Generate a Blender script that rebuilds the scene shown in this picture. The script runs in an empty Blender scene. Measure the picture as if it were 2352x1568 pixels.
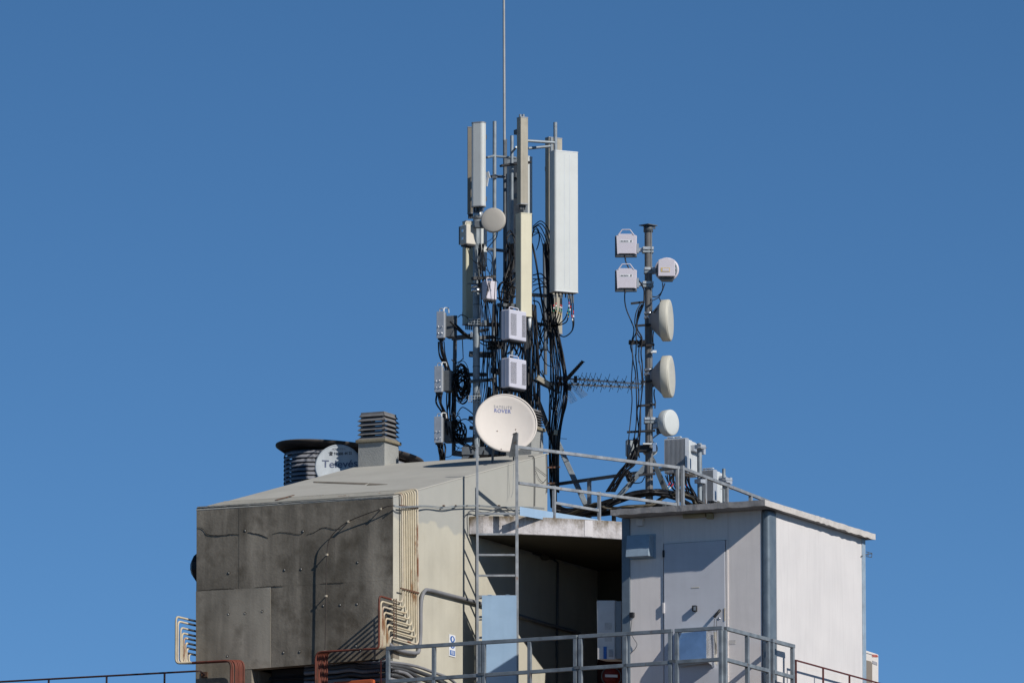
import bpy, math, random
from mathutils import Vector as V3, Matrix
random.seed(7)
# ------------------------------------------------------------------ camera
FP, CX, CY = 17800.0, 1176.0, 784.0
TH = math.atan(2863/17800)
CAM = V3((0, 0, 1.7))
sc = bpy.context.scene
cam = bpy.data.objects.new('camera', bpy.data.cameras.new('camera'))
sc.collection.objects.link(cam); sc.camera = cam
cam.data.sensor_width = 36; cam.data.lens = FP*36/2352
cam.data.clip_start = .5; cam.data.clip_end = 6000
cam.location = CAM; cam.rotation_euler = (math.pi/2+TH, 0, 0)
# ------------------------------------------------------------------ light
SUND = V3((-1.067, 1.016, -1.0)).normalized()
elev = math.asin(-SUND.z); azim = math.atan2(-SUND.x, -SUND.y)
w = bpy.data.worlds.new('World'); sc.world = w; w.use_nodes = True
nt = w.node_tree; nt.nodes.clear()
sky = nt.nodes.new('ShaderNodeTexSky'); sky.sky_type = 'NISHITA'; sky.sun_disc = False
sky.sun_elevation = elev; sky.sun_rotation = azim
sky.altitude = 3000; sky.air_density = 0.5; sky.dust_density = 0.0; sky.ozone_density = 1.0
hs = nt.nodes.new('ShaderNodeHueSaturation'); hs.inputs['Saturation'].default_value = 1.22; hs.inputs['Hue'].default_value = .495
bg = nt.nodes.new('ShaderNodeBackground'); bg.inputs['Strength'].default_value = 0.103
wo = nt.nodes.new('ShaderNodeOutputWorld')
nt.links.new(sky.outputs[0], hs.inputs['Color']); nt.links.new(hs.outputs[0], bg.inputs[0]); nt.links.new(bg.outputs[0], wo.inputs[0])
sl = bpy.data.lights.new('sun', 'SUN'); sl.energy = 4.2; sl.angle = math.radians(.5); sl.color = (1, .95, .88)
so = bpy.data.objects.new('sun', sl); sc.collection.objects.link(so)
so.rotation_euler = SUND.to_track_quat('-Z', 'Y').to_euler(); so.location = (60, 40, 80)
sc.view_settings.view_transform = 'Standard'; sc.view_settings.look = 'None'
sc.view_settings.exposure = 0.0; sc.view_settings.gamma = 1
sc.render.resolution_x = 1024; sc.render.resolution_y = 682
sc.render.engine = 'CYCLES'
sc.cycles.max_bounces = 6
# ------------------------------------------------------------------ geometry of the view
Z = V3((0, 0, 1))
ang = math.radians(25.4)
U = V3((-math.cos(ang), math.sin(ang), 0))      # along the front faces, to the left
VV = V3((math.sin(ang), math.cos(ang), 0))      # along the side faces, away
N = -U                                          # out of the side faces
def ray(px, py):
    rx, up = px-CX, CY-py
    return V3((rx, FP*math.cos(TH)-up*math.sin(TH), FP*math.sin(TH)+up*math.cos(TH)))
def W(px, py, Y):
    r = ray(px, py); return CAM + r*(Y/r.y)
def PL(px, py, p0, n):
    r = ray(px, py); return CAM + r*((p0-CAM).dot(n)/r.dot(n))
def proj(p):
    d = p-CAM; f = d.y*math.cos(TH)+d.z*math.sin(TH); u = -d.y*math.sin(TH)+d.z*math.cos(TH)
    return CX+FP*d.x/f, CY-FP*u/f
def zat(p, py):                                  # height at which the vertical through p is seen at row py
    r = ray(proj(p)[0], py); return CAM.z + r.z*((p.y-CAM.y)/r.y)
def at(p, z): return V3((p.x, p.y, z))
# ------------------------------------------------------------------ mesh builder
class MB:
    def __init__(s): s.v = []; s.f = []; s.sm = []
    def add(s, vs, fs, smooth=False):
        b = len(s.v); s.v += [V3(v) for v in vs]
        for f in fs: s.f.append([b+i for i in f]); s.sm.append(smooth)
        return s
    def hexa(s, p):                              # p: bottom 4 then top 4
        return s.add(p, [(3,2,1,0),(4,5,6,7),(0,1,5,4),(1,2,6,5),(2,3,7,6),(3,0,4,7)])
    def boxx(s, c, hx, hy, hz):
        c = V3(c); return s.hexa([c-hx-hy-hz, c+hx-hy-hz, c+hx+hy-hz, c-hx+hy-hz, c-hx-hy+hz, c+hx-hy+hz, c+hx+hy+hz, c-hx+hy+hz])
    def box(s, c, sx, sy, sz, yaw=0):
        a = math.radians(yaw); return s.boxx(c, V3((math.cos(a), math.sin(a), 0))*sx/2, V3((-math.sin(a), math.cos(a), 0))*sy/2, Z*sz/2)
    def bar(s, p0, p1, w, d=None, up=Z):
        p0 = V3(p0); p1 = V3(p1); d = d or w; t = (p1-p0).normalized()
        if abs(t.dot(up)) > .95: up = VV
        x = t.cross(up).normalized()*w/2; y = x.cross(t).normalized()*d/2
        return s.hexa([p0-x-y, p0+x-y, p1+x-y, p1-x-y, p0-x+y, p0+x+y, p1+x+y, p1-x+y])
    def prism(s, pts, ext):
        n = len(pts); ext = V3(ext); vs = [V3(p) for p in pts]+[V3(p)+ext for p in pts]
        return s.add(vs, [list(range(n))[::-1], list(range(n, 2*n))]+[(i, (i+1) % n, n+(i+1) % n, n+i) for i in range(n)])
    def tube(s, pts, r, n=8, cap=True, r2=None):
        pts = [V3(p) for p in pts]; m = len(pts); vs = []; fs = []
        t0 = (pts[1]-pts[0]).normalized(); a = t0.orthogonal().normalized()
        for i, p in enumerate(pts):
            t = (pts[min(i+1, m-1)]-pts[max(i-1, 0)]).normalized()
            a = (a-t*a.dot(t)).normalized(); b = t.cross(a)
            rr = r if r2 is None else r+(r2-r)*i/(m-1)
            for k in range(n):
                q = 2*math.pi*k/n; vs.append(p+a*math.cos(q)*rr+b*math.sin(q)*rr)
        for i in range(m-1):
            for k in range(n):
                fs.append((i*n+k, i*n+(k+1) % n, (i+1)*n+(k+1) % n, (i+1)*n+k))
        s.add(vs, fs, True)
        if cap:
            s.add(vs[:n], [list(range(n))[::-1]]); s.add(vs[-n:], [list(range(n))])
        return s
    def lathe(s, prof, o, ax, n=40, smooth=True, caps=True):
        o = V3(o); ax = V3(ax).normalized(); a = ax.orthogonal().normalized(); b = ax.cross(a)
        m = len(prof); vs = []; fs = []
        for r, h in prof:
            for k in range(n):
                q = 2*math.pi*k/n; vs.append(o+ax*h+a*math.cos(q)*r+b*math.sin(q)*r)
        for i in range(m-1):
            for k in range(n): fs.append((i*n+k, i*n+(k+1) % n, (i+1)*n+(k+1) % n, (i+1)*n+k))
        if caps and prof[0][0] > 1e-6: fs.append(list(range(n))[::-1])
        if caps and prof[-1][0] > 1e-6: fs.append([(m-1)*n+k for k in range(n)])
        return s.add(vs, fs, smooth)
def cat(pts, k=6):
    pts = [V3(p) for p in pts]
    if len(pts) < 3: return pts
    P = [2*pts[0]-pts[1]]+pts+[2*pts[-1]-pts[-2]]; out = []
    for i in range(1, len(P)-2):
        a, b, c, d = P[i-1:i+3]
        for j in range(k):
            t = j/k; out.append(.5*((2*b)+(c-a)*t+(2*a-5*b+4*c-d)*t*t+(3*b-a-3*c+d)*t**3))
    out.append(pts[-1]); return out
def bend(pts, r, k=5):                           # polyline with rounded corners
    pts = [V3(p) for p in pts]; out = [pts[0]]
    for i in range(1, len(pts)-1):
        a = (pts[i-1]-pts[i]); b = (pts[i+1]-pts[i]); ra = min(r, a.length*.48, b.length*.48)
        A = pts[i]+a.normalized()*ra; B = pts[i]+b.normalized()*ra
        for j in range(k+1):
            t = j/k; out.append(A*(1-t)**2+pts[i]*2*t*(1-t)+B*t*t)
    out.append(pts[-1]); return out
def obj(name, mb, m, parent=None, bevel=0, kind=None, label=None, seg=2):
    org = parent['_o'] if parent is not None else None
    if parent is None:
        lo = V3((min(v.x for v in mb.v), min(v.y for v in mb.v), min(v.z for v in mb.v)))
        hi = V3((max(v.x for v in mb.v), max(v.y for v in mb.v), max(v.z for v in mb.v)))
        org = V3(((lo.x+hi.x)/2, (lo.y+hi.y)/2, lo.z))
    else: org = V3(org)
    me = bpy.data.meshes.new(name); me.from_pydata([v-org for v in mb.v], [], mb.f)
    me.polygons.foreach_set('use_smooth', mb.sm)
    me.validate()
    import bmesh
    bm = bmesh.new(); bm.from_mesh(me); bmesh.ops.remove_doubles(bm, verts=bm.verts, dist=1e-5) if bevel else None
    bmesh.ops.recalc_face_normals(bm, faces=bm.faces); bm.to_mesh(me); bm.free()
    me.materials.append(m)
    o = bpy.data.objects.new(name, me); sc.collection.objects.link(o)
    if parent is None: o.location = org
    else: o.parent = parent
    o['_o'] = list(org)
    if bevel:
        b = o.modifiers.new('bevel', 'BEVEL'); b.width = bevel; b.segments = seg; b.limit_method = 'ANGLE'; b.angle_limit = .6
        b.harden_normals = False
    if kind: o['kind'] = kind
    if label: o['label'] = label
    return o
def tag(o, label=None, catg=None, group=None, kind=None):
    if label: o['label'] = label
    if catg: o['category'] = catg
    if group: o['group'] = group
    if kind: o['kind'] = kind
    return o
def thing(name, label, catg, loc, group=None):
    o = bpy.data.objects.new(name, None); sc.collection.objects.link(o); o.location = loc
    o.empty_display_size = .1; o['_o'] = list(loc); return tag(o, label, catg, group)
def text(parent, s, o, right, up, h, m, bold=0, sx=1, name='lettering', center=False, conf=None, gap=1.0):
    c = bpy.data.curves.new('t', 'FONT'); c.body = s; c.size = 1; c.space_character = gap; c.offset = bold; c.extrude = .004/max(h, .01)*.3
    if center: c.align_x = 'CENTER'
    t = bpy.data.objects.new('t', c); sc.collection.objects.link(t)
    dg = bpy.context.evaluated_depsgraph_get(); me = bpy.data.meshes.new_from_object(t.evaluated_get(dg))
    bpy.data.objects.remove(t)
    right = V3(right).normalized(); up = V3(up).normalized(); nn = right.cross(up)
    org = V3(parent['_o'])
    for v in me.vertices:
        zz = v.co.z; q = V3(o)+right*v.co.x*h*sx*1.38+up*v.co.y*h*1.38+(nn*zz*h if conf is None else V3((0, 0, 0)))
        v.co = (conf(q)+nn*(.003+zz*h) if conf else q)-org
    me.materials.clear(); me.materials.append(m)
    ob = bpy.data.objects.new(name, me); sc.collection.objects.link(ob); ob.parent = parent; ob['_o'] = list(org)
    return ob
# ------------------------------------------------------------------ materials
def mat(name, col, rough=.6, metal=0.0, var=.12, scale=4, streak=0.0, stscale=9, bump=.0, bscale=40, rust=0.0, rustcol=(.16, .055, .025), rscale=6, light=0.0, dirt=0.0, dirtcol=(.05, .045, .04), spec=.4):
    m = bpy.data.materials.new(name); m.use_nodes = True; n = m.node_tree.nodes; L = m.node_tree.links
    b = n['Principled BSDF']; b.inputs['Roughness'].default_value = rough; b.inputs['Metallic'].default_value = metal
    b.inputs['Specular IOR Level'].default_value = spec
    tc = n.new('ShaderNodeTexCoord')
    def noise(sc_, det=5, mapsc=None, r=.6):
        t = n.new('ShaderNodeTexNoise'); t.inputs['Scale'].default_value = sc_; t.inputs['Detail'].default_value = det; t.inputs['Roughness'].default_value = r
        if mapsc:
            mp = n.new('ShaderNodeMapping'); mp.inputs['Scale'].default_value = mapsc; L.new(tc.outputs['Object'], mp.inputs[0]); L.new(mp.outputs[0], t.inputs['Vector'])
        else: L.new(tc.outputs['Object'], t.inputs['Vector'])
        return t.outputs['Fac']
    def ramp(fac, a, b_):
        r = n.new('ShaderNodeMapRange'); r.inputs['From Min'].default_value = a; r.inputs['From Max'].default_value = b_; L.new(fac, r.inputs['Value']); return r.outputs[0]
    def mix(f, a, c):
        x = n.new('ShaderNodeMix'); x.data_type = 'RGBA'
        L.new(f, x.inputs[0])
        for s_, v in ((6, a), (7, c)):
            if isinstance(v, tuple): x.inputs[s_].default_value = (*v, 1)
            else: L.new(v, x.inputs[s_])
        return x.outputs[2]
    f = ramp(noise(scale), .3, .7)
    c = mix(f, tuple(x*(1-var) for x in col), tuple(min(.9, x*(1+var)) for x in col))
    if streak:
        f2 = ramp(noise(stscale, 4, (1, 1, .07)), .45, .75)
        k = n.new('ShaderNodeMath'); k.operation = 'MULTIPLY'; k.inputs[1].default_value = streak; L.new(f2, k.inputs[0])
        c = mix(k.outputs[0], c, tuple(x*.55 for x in col))
    if light:
        f5 = ramp(noise(stscale*.7, 5, (1, 1, .16)), .52, .72)
        k = n.new('ShaderNodeMath'); k.operation = 'MULTIPLY'; k.inputs[1].default_value = light; L.new(f5, k.inputs[0])
        c = mix(k.outputs[0], c, tuple(x*1.9 for x in col))
    if dirt:
        f3 = ramp(noise(scale*2.3, 8), .52, .72)
        k = n.new('ShaderNodeMath'); k.operation = 'MULTIPLY'; k.inputs[1].default_value = dirt; L.new(f3, k.inputs[0])
        c = mix(k.outputs[0], c, dirtcol)
    if rust:
        f4 = ramp(noise(rscale, 7, (1, 1, .35)), .66-rust*.35, .72-rust*.3)
        c = mix(f4, c, rustcol)
    L.new(c, b.inputs['Base Color'])
    if rough:
        rr = n.new('ShaderNodeMapRange'); rr.inputs['To Min'].default_value = max(0, rough-.08); rr.inputs['To Max'].default_value = min(1, rough+.1)
        L.new(f, rr.inputs['Value']); L.new(rr.outputs[0], b.inputs['Roughness'])
    if bump:
        bp = n.new('ShaderNodeBump'); bp.inputs['Strength'].default_value = 1; bp.inputs['Distance'].default_value = bump
        L.new(noise(bscale, 6), bp.inputs['Height']); L.new(bp.outputs[0], b.inputs['Normal'])
    m['_c'] = 1
    return m
M = {}
M['galv'] = mat('galvanised_steel', (.27, .31, .34), .5, .25, .18, 9, dirt=.2)
M['galv_dark'] = mat('weathered_steel', (.12, .135, .15), .6, .15, .2, 7, dirt=.35)
M['galv_lt'] = mat('bright_galvanised', (.46, .49, .51), .4, .45, .15, 12)
M['zinc'] = mat('new_zinc', (.66, .68, .72), .25, .85, .1, 10)
M['blackp'] = mat('black_rubber', (.007, .007, .009), .45, 0, .3, 9, spec=.35)
M['black'] = mat('black_plastic', (.018, .018, .02), .5, 0, .3, 12)
M['wht_pan'] = mat('pale_radome', (.59, .615, .60), .5, 0, .05, 2, streak=.10, dirt=.12, dirtcol=(.40, .41, .38))
M['tan_pan'] = mat('dirty_tan_radome', (.40, .37, .30), .65, 0, .13, 3, streak=.5, dirt=.25, dirtcol=(.2, .17, .13))
M['cream_pan'] = mat('cream_radome', (.64, .60, .45), .5, 0, .06, 2, streak=.15, dirt=.08, dirtcol=(.3, .27, .2))
M['olive_pan'] = mat('olive_grey_radome', (.54, .52, .39), .55, 0, .08, 2, streak=.3)
M['back_pan'] = mat('grey_panel_back', (.30, .31, .32), .5, .1, .1, 3, dirt=.2)
M['drum'] = mat('beige_radome_drum', (.58, .56, .48), .5, 0, .05, 3, dirt=.05)
M['drumwhite'] = mat('white_radome_drum', (.58, .61, .60), .5, 0, .05, 3, dirt=.06)
M['disc_tan'] = mat('beige_disc', (.45, .42, .37), .6, 0, .05, 4)
M['odu'] = mat('white_radio_plastic', (.60, .57, .63), .5, 0, .04, 3, dirt=.04)
M['oducream'] = mat('cream_radio_plastic', (.62, .58, .50), .5, 0, .05, 3, dirt=.08)
M['rru'] = mat('lavender_grey_casting', (.56, .56, .64), .45, 0, .05, 3, dirt=.06)
M['alu'] = mat('aluminium_casting', (.50, .53, .57), .42, .35, .08, 5, streak=.15)
M['alu_lt'] = mat('pale_cast_casing', (.62, .65, .66), .5, .1, .06, 5)
M['dish'] = mat('cream_dish_enamel', (.66, .61, .56), .75, 0, .03, 3, streak=.06, spec=.15)
M['dish2'] = mat('white_dish_enamel', (.50, .54, .57), .8, 0, .08, 3, streak=.35, dirt=.3, dirtcol=(.3, .31, .32), spec=.15)
M['ink_blue'] = mat('faded_blue_ink', (.16, .19, .40), .7, 0, .2, 30)
M['ink_grey'] = mat('grey_ink', (.33, .33, .36), .7, 0, .1, 30)
M['ink_black'] = mat('black_ink', (.03, .03, .035), .7, 0, .1, 30)
M['ink_navy'] = mat('navy_ink', (.10, .12, .19), .7, 0, .3, 20)
M['red_ink'] = mat('red_ink', (.6, .08, .05), .7, 0, .1, 30)
M['yellow_ink'] = mat('ochre_frame', (.62, .46, .18), .7, 0, .1, 30)
M['conc_dk'] = mat('dark_concrete', (.205, .182, .148), .95, 0, .45, 1.3, streak=.9, stscale=3.4, light=.75, bump=.004, bscale=24, dirt=.8, dirtcol=(.085, .071, .053), spec=.1)
M['conc_md'] = mat('mid_concrete', (.205, .183, .15), .95, 0, .34, 1.5, streak=.8, stscale=2.4, bump=.0035, bscale=28, dirt=.65, dirtcol=(.10, .083, .062), spec=.1)
M['conc_lt'] = mat('smooth_concrete', (.25, .225, .185), .9, 0, .38, 1.1, streak=.8, stscale=2.6, light=.55, bump=.0025, bscale=30, dirt=.75, dirtcol=(.12, .102, .08), spec=.1)
M['conc_edge'] = mat('rough_concrete_edge', (.33, .32, .29), .95, 0, .3, 9, bump=.004, bscale=60, dirt=.4, spec=.15)
M['mastpaint'] = mat('grey_mast_paint', (.15, .148, .148), .6, 0, .12, 5, dirt=.2)
M['pipegrey'] = mat('grey_roof_painted_pipe', (.36, .345, .30), .8, 0, .12, 6, rust=.12, rustcol=(.2, .1, .06))
M['drumback'] = mat('mauve_grey_cone', (.36, .345, .35), .6, 0, .06, 4)
M['crack'] = mat('crack_shadow', (.03, .027, .024), .95, 0, .3, 30)
M['roof'] = mat('grey_roof_coating', (.43, .42, .38), .95, 0, .07, 1.2, bump=.002, bscale=40, dirt=.15, dirtcol=(.31, .30, .27), spec=.1)
M['slab'] = mat('stained_white_fascia', (.60, .565, .57), .9, 0, .22, 4, streak=.5, stscale=9, bump=.012, bscale=30, dirt=.9, dirtcol=(.16, .125, .085), spec=.1)
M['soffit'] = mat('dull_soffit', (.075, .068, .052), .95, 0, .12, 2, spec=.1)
M['boxroof'] = mat('weathered_roof_edge', (.30, .29, .285), .85, 0, .22, 6, bump=.006, bscale=30, dirt=.4, dirtcol=(.12, .11, .10))
M['boxroof_lt'] = mat('bleached_roof_edge', (.56, .53, .50), .85, 0, .12, 7, bump=.006, bscale=20, dirt=.25, dirtcol=(.3, .27, .24))
M['boxwall'] = mat('offwhite_panel', (.80, .75, .72), .65, 0, .05, 1.5, streak=.16, stscale=16, dirt=.12, dirtcol=(.55, .51, .48))
M['boxwall2'] = mat('white_panel', (.68, .655, .645), .65, 0, .04, 1.5, streak=.16, stscale=16, dirt=.05, dirtcol=(.5, .48, .46))
M['doorp'] = mat('blue_grey_door_paint', (.60, .61, .65), .5, 0, .05, 2, streak=.08, dirt=.12, dirtcol=(.42, .41, .42))
M['steelcol'] = mat('slate_steel_column', (.17, .21, .245), .4, .3, .15, 5, streak=.1, dirt=.1)
M['railp'] = mat('slate_galvanised_rail', (.22, .25, .275), .5, .25, .28, 5, dirt=.35, rust=.06, rscale=9, rustcol=(.2, .12, .08))
M['laddp'] = mat('grey_ladder_steel', (.30, .32, .34), .5, .25, .25, 5, dirt=.3, rust=.05, rscale=8, rustcol=(.25, .17, .12))
M['bluesheet'] = mat('pale_blue_sheet', (.32, .46, .62), .45, .1, .08, 2, streak=.15, dirt=.1, dirtcol=(.25, .34, .44))
M['hood'] = mat('blued_zinc_sheet', (.33, .42, .50), .45, .15, .12, 4, dirt=.2)
M['hood2'] = mat('blue_reflecting_zinc', (.24, .40, .64), .35, .4, .12, 3, streak=.2, dirt=.15)
M['pipecream'] = mat('cream_painted_pipe', (.53, .46, .33), .6, 0, .14, 6, rust=.22, rscale=4, rustcol=(.27, .14, .06))
M['piperust'] = mat('rust_brown_pipe', (.15, .042, .026), .65, 0, .25, 6, rust=.35, rustcol=(.06, .025, .014))
M['pipeold'] = mat('peeling_pipe', (.55, .48, .37), .6, 0, .15, 6, rust=.34, rscale=4, rustcol=(.22, .09, .045))
M['bracket'] = mat('rusty_bracket', (.12, .07, .045), .8, 0, .3, 15, rust=.4)
M['greypipe'] = mat('grey_conduit', (.20, .205, .22), .55, 0, .15, 6)
M['hose'] = mat('dark_grey_hose', (.06, .063, .068), .45, 0, .2, 8)
M['olive_hose'] = mat('olive_corrugated_hose', (.055, .048, .032), .5, 0, .5, 8)
M['redrail'] = mat('oxide_red_rail', (.10, .025, .022), .6, 0, .2, 8)
M['rustrail'] = mat('dark_rust_rail', (.055, .032, .034), .7, 0, .25, 8, rust=.2)
M['louv'] = mat('grey_louvre', (.165, .165, .17), .75, 0, .15, 6, dirt=.25)
M['capc'] = mat('mossy_cap', (.24, .21, .15), .9, 0, .2, 8, dirt=.4)
M['chim'] = mat('grey_render', (.33, .335, .32), .95, 0, .08, 4, bump=.01, bscale=60)
M['drumv'] = mat('slate_blue_vent', (.06, .066, .08), .7, 0, .15, 4, dirt=.3)
M['louvb'] = mat('blue_grey_slat', (.24, .25, .28), .6, 0, .12, 5, dirt=.2, dirtcol=(.12, .12, .12))
M['rim'] = mat('brown_rim', (.07, .06, .055), .7, 0, .2, 5)
M['acw'] = mat('dirty_white_casing', (.68, .65, .62), .6, 0, .06, 3, dirt=.15, dirtcol=(.45, .4, .33))
M['acgrille'] = mat('brown_grille', (.22, .19, .16), .7, 0, .1, 5)
M['darkred'] = mat('dark_red_paint', (.13, .03, .022), .7, 0, .15, 3)
M['sign_w'] = mat('white_plate', (.75, .77, .8), .4, 0, .03, 5)
M['sign_b'] = mat('safety_blue', (.03, .13, .42), .4, 0, .05, 5)
M['sign_r'] = mat('dull_red_disc', (.20, .022, .015), .6, 0, .05, 5)
M['red'] = mat('red_tape', (.5, .03, .04), .5, 0, .1, 5)
M['white'] = mat('white_tape', (.8, .8, .8), .5, 0, .05, 5)
M['green'] = mat('green_tape', (.02, .28, .14), .5, 0, .1, 5)
M['yellow'] = mat('yellow_tape', (.7, .45, .05), .5, 0, .1, 5)
M['orange'] = mat('red_orange_paint', (.42, .09, .03), .6, 0, .1, 5)
M['lampy'] = mat('yellowed_plastic', (.36, .31, .19), .6, 0, .1, 5)
M['wire'] = mat('dark_wire', (.05, .04, .035), .6, 0, .2, 5)
M['whip'] = mat('weathered_whip', (.36, .37, .375), .5, .2, .15, 3, streak=.2)
M['terrace'] = mat('terrace_tiles', (.20, .155, .13), .9, 0, .12, 2)
M['city'] = mat('ground_asphalt', (.045, .045, .043), .95, 0, .3, .05)
M['facade'] = mat('brick_facade', (.34, .25, .19), .9, 0, .12, 1)
def wallmat():                                   # cream render below, grey patch paint above a wandering edge
    m = mat('two_tone_render', (.50, .475, .395), .95, 0, .08, 1.5, streak=.14, stscale=7, bump=.002, bscale=40, dirt=.14, dirtcol=(.40, .36, .27), spec=.1)
    n = m.node_tree.nodes; L = m.node_tree.links; b = n['Principled BSDF']
    src = b.inputs['Base Color'].links[0].from_socket
    g = n.new('ShaderNodeNewGeometry'); sp = n.new('ShaderNodeSeparateXYZ'); L.new(g.outputs['Position'], sp.inputs[0])
    nz = n.new('ShaderNodeTexNoise'); nz.inputs['Scale'].default_value = 2.2; nz.inputs['Detail'].default_value = 6; L.new(g.outputs['Position'], nz.inputs['Vector'])
    ma = n.new('ShaderNodeMath'); ma.operation = 'MULTIPLY_ADD'; ma.inputs[1].default_value = .35; L.new(nz.outputs['Fac'], ma.inputs[0]); L.new(sp.outputs['Z'], ma.inputs[2])
    mr = n.new('ShaderNodeMapRange'); mr.inputs['From Min'].default_value = ZPAINT+.175-.02; mr.inputs['From Max'].default_value = ZPAINT+.175+.02; L.new(ma.outputs[0], mr.inputs['Value'])
    nz2 = n.new('ShaderNodeTexNoise'); nz2.inputs['Scale'].default_value = 3; nz2.inputs['Detail'].default_value = 8; L.new(g.outputs['Position'], nz2.inputs['Vector'])
    c2 = n.new('ShaderNodeMix'); c2.data_type = 'RGBA'; c2.inputs[6].default_value = (.36, .36, .33, 1); c2.inputs[7].default_value = (.42, .415, .38, 1); L.new(nz2.outputs['Fac'], c2.inputs[0])
    mx = n.new('ShaderNodeMix'); mx.data_type = 'RGBA'; L.new(mr.outputs[0], mx.inputs[0]); L.new(src, mx.inputs[6]); L.new(c2.outputs[2], mx.inputs[7]); L.new(mx.outputs[2], b.inputs['Base Color'])
    return m
# ------------------------------------------------------------------ key planes
O = W(903, 1300, 109.6)                          # near corner of the concrete block
B0 = W(1767, 1300, 108.0)                        # near corner of the white cabin
def PW(px, py, w=0.0): return PL(px, py, O+N*w, N)          # on a plane parallel to the cream side wall, w outside it
def PS(px, py, s=0.0): return PL(px, py, O+VV*s, VV)        # on a plane parallel to the concrete front, s behind it
def BF(px, py, b=0.0): return PL(px, py, B0+VV*b, VV)       # cabin front plane
def BR(px, py, a=0.0): return PL(px, py, B0+N*a, N)         # cabin side plane
ZPAINT = PW(1010, 1212).z
M['wall'] = wallmat()
M['tan_dark'] = mat('brown_radome_edge', (.27, .24, .19), .65, 0, .12, 3, streak=.4)
M['patch'] = mat('pale_repair_render', (.66, .63, .63), .9, 0, .08, 9)
def slabmat(zt):                                 # brown lichen and run-off stains thickest under the top edge
    m = mat('stained_white_fascia', (.60, .57, .57), .9, 0, .15, 5, streak=.5, stscale=14, bump=.008, bscale=30, dirt=.5, dirtcol=(.27, .24, .22), spec=.1)
    n = m.node_tree.nodes; L = m.node_tree.links; b = n['Principled BSDF']; src = b.inputs['Base Color'].links[0].from_socket
    g = n.new('ShaderNodeNewGeometry'); sp = n.new('ShaderNodeSeparateXYZ'); L.new(g.outputs['Position'], sp.inputs[0])
    mp = n.new('ShaderNodeMapping'); mp.inputs['Scale'].default_value = (1, 1, .45); L.new(g.outputs['Position'], mp.inputs[0])
    nz = n.new('ShaderNodeTexNoise'); nz.inputs['Scale'].default_value = 7; nz.inputs['Detail'].default_value = 8; nz.inputs['Roughness'].default_value = .7; L.new(mp.outputs[0], nz.inputs['Vector'])
    ma = n.new('ShaderNodeMath'); ma.operation = 'MULTIPLY_ADD'; ma.inputs[1].default_value = .62; L.new(nz.outputs['Fac'], ma.inputs[0]); L.new(sp.outputs['Z'], ma.inputs[2])
    mr = n.new('ShaderNodeMapRange'); mr.inputs['From Min'].default_value = zt+.14; mr.inputs['From Max'].default_value = zt+.33; L.new(ma.outputs[0], mr.inputs['Value'])
    mx = n.new('ShaderNodeMix'); mx.data_type = 'RGBA'; L.new(mr.outputs[0], mx.inputs[0]); L.new(src, mx.inputs[6]); mx.inputs[7].default_value = (.16, .125, .08, 1); L.new(mx.outputs[2], b.inputs['Base Color'])
    return m
ZT = W(1176, 1640, 108).z                         # terrace floor level
# ------------------------------------------------------------------ ground and building below
g = MB(); g.add([(-3000, -1500, 0), (3000, -1500, 0), (3000, 5000, 0), (-3000, 5000, 0)], [(0, 1, 2, 3)])
tag(obj('ground', g, M['city']), kind='structure')
RC = W(1662, 1437, 106.2)                        # railing corner
def fr(a, b, z): p = RC+N*a+VV*b; return V3((p.x, p.y, z))
t = thing('apartment_building', 'brown brick building under the roof terrace that carries the antennas', 'building', fr(-6, 8, 0))
obj('wall', MB().prism([fr(-16, 0, 0.0), fr(.12, 0, 0), fr(.12, 22, 0), fr(-16, 22, 0)], Z*(ZT-.3)), M['facade'], t)
obj('terrace_floor', MB().prism([fr(-16.1, -.1, ZT-.298), fr(.22, -.1, ZT-.298), fr(.22, 22.1, ZT-.298), fr(-16.1, 22.1, ZT-.298)], Z*.298), M['terrace'], t)
# ------------------------------------------------------------------ concrete block with the sloping roof
S_END, S_BACK, TW = 5.1, 6.95, .22
zr0 = PW(903, 1139).z; zr1 = PW(1257, 1041).z
s1 = (PW(1257, 1041)-O).dot(VV); slope = (zr1-zr0)/s1
S_END = s1
wl = (PS(452, 1163)-O).dot(N)                    # left side, negative
def F(s, wv, z): p = O+VV*s+N*wv; return V3((p.x, p.y, z))
def roofz(s): return zr0+slope*s
hb = thing('concrete_roof_house', 'bare concrete stair house with sloping grey roof and cream side wall', 'building', F(2, wl/2, ZT))
zslabtop = W(1190, 1185.7, 111.85).z; zslabbot = W(1190, 1226.7, 111.85).z
ROOFT = .02
zo = PS(740, 1527).z                              # top of the service opening
side = [F(0, 0, ZT), F(S_BACK, 0, ZT), F(S_BACK, 0, zslabbot-.003), F(S_END, 0, zslabbot-.003), F(S_END, 0, roofz(S_END)-ROOFT), F(0, 0, roofz(0)-ROOFT)]
obj('side_wall', MB().prism(side, -N*TW), M['wall'], hb)
left = [F(0, wl, ZT), F(S_END, wl, ZT), F(S_END, wl, roofz(S_END)-ROOFT), F(0, wl, roofz(0)-ROOFT)]
obj('left_wall', MB().prism(left, N*TW), M['conc_md'], hb)
obj('back_wall', MB().prism([F(S_END, wl+TW+.002, ZT), F(S_END, -TW-.002, ZT), F(S_END, -TW-.002, roofz(S_END)-ROOFT-.03), F(S_END, wl+TW+.002, roofz(S_END)-ROOFT-.03)], -VV*.2), M['conc_md'], hb)
# roof plate
obj('roof', MB().prism([F(-.006, wl-.01, roofz(-.006)-ROOFT+.001), F(-.006, .004, roofz(-.006)-ROOFT+.001), F(S_END+.05, .004, roofz(S_END+.05)-ROOFT+.001), F(S_END+.05, wl-.01, roofz(S_END+.05)-ROOFT+.001)], Z*ROOFT), M['roof'], hb, bevel=.006)
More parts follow.
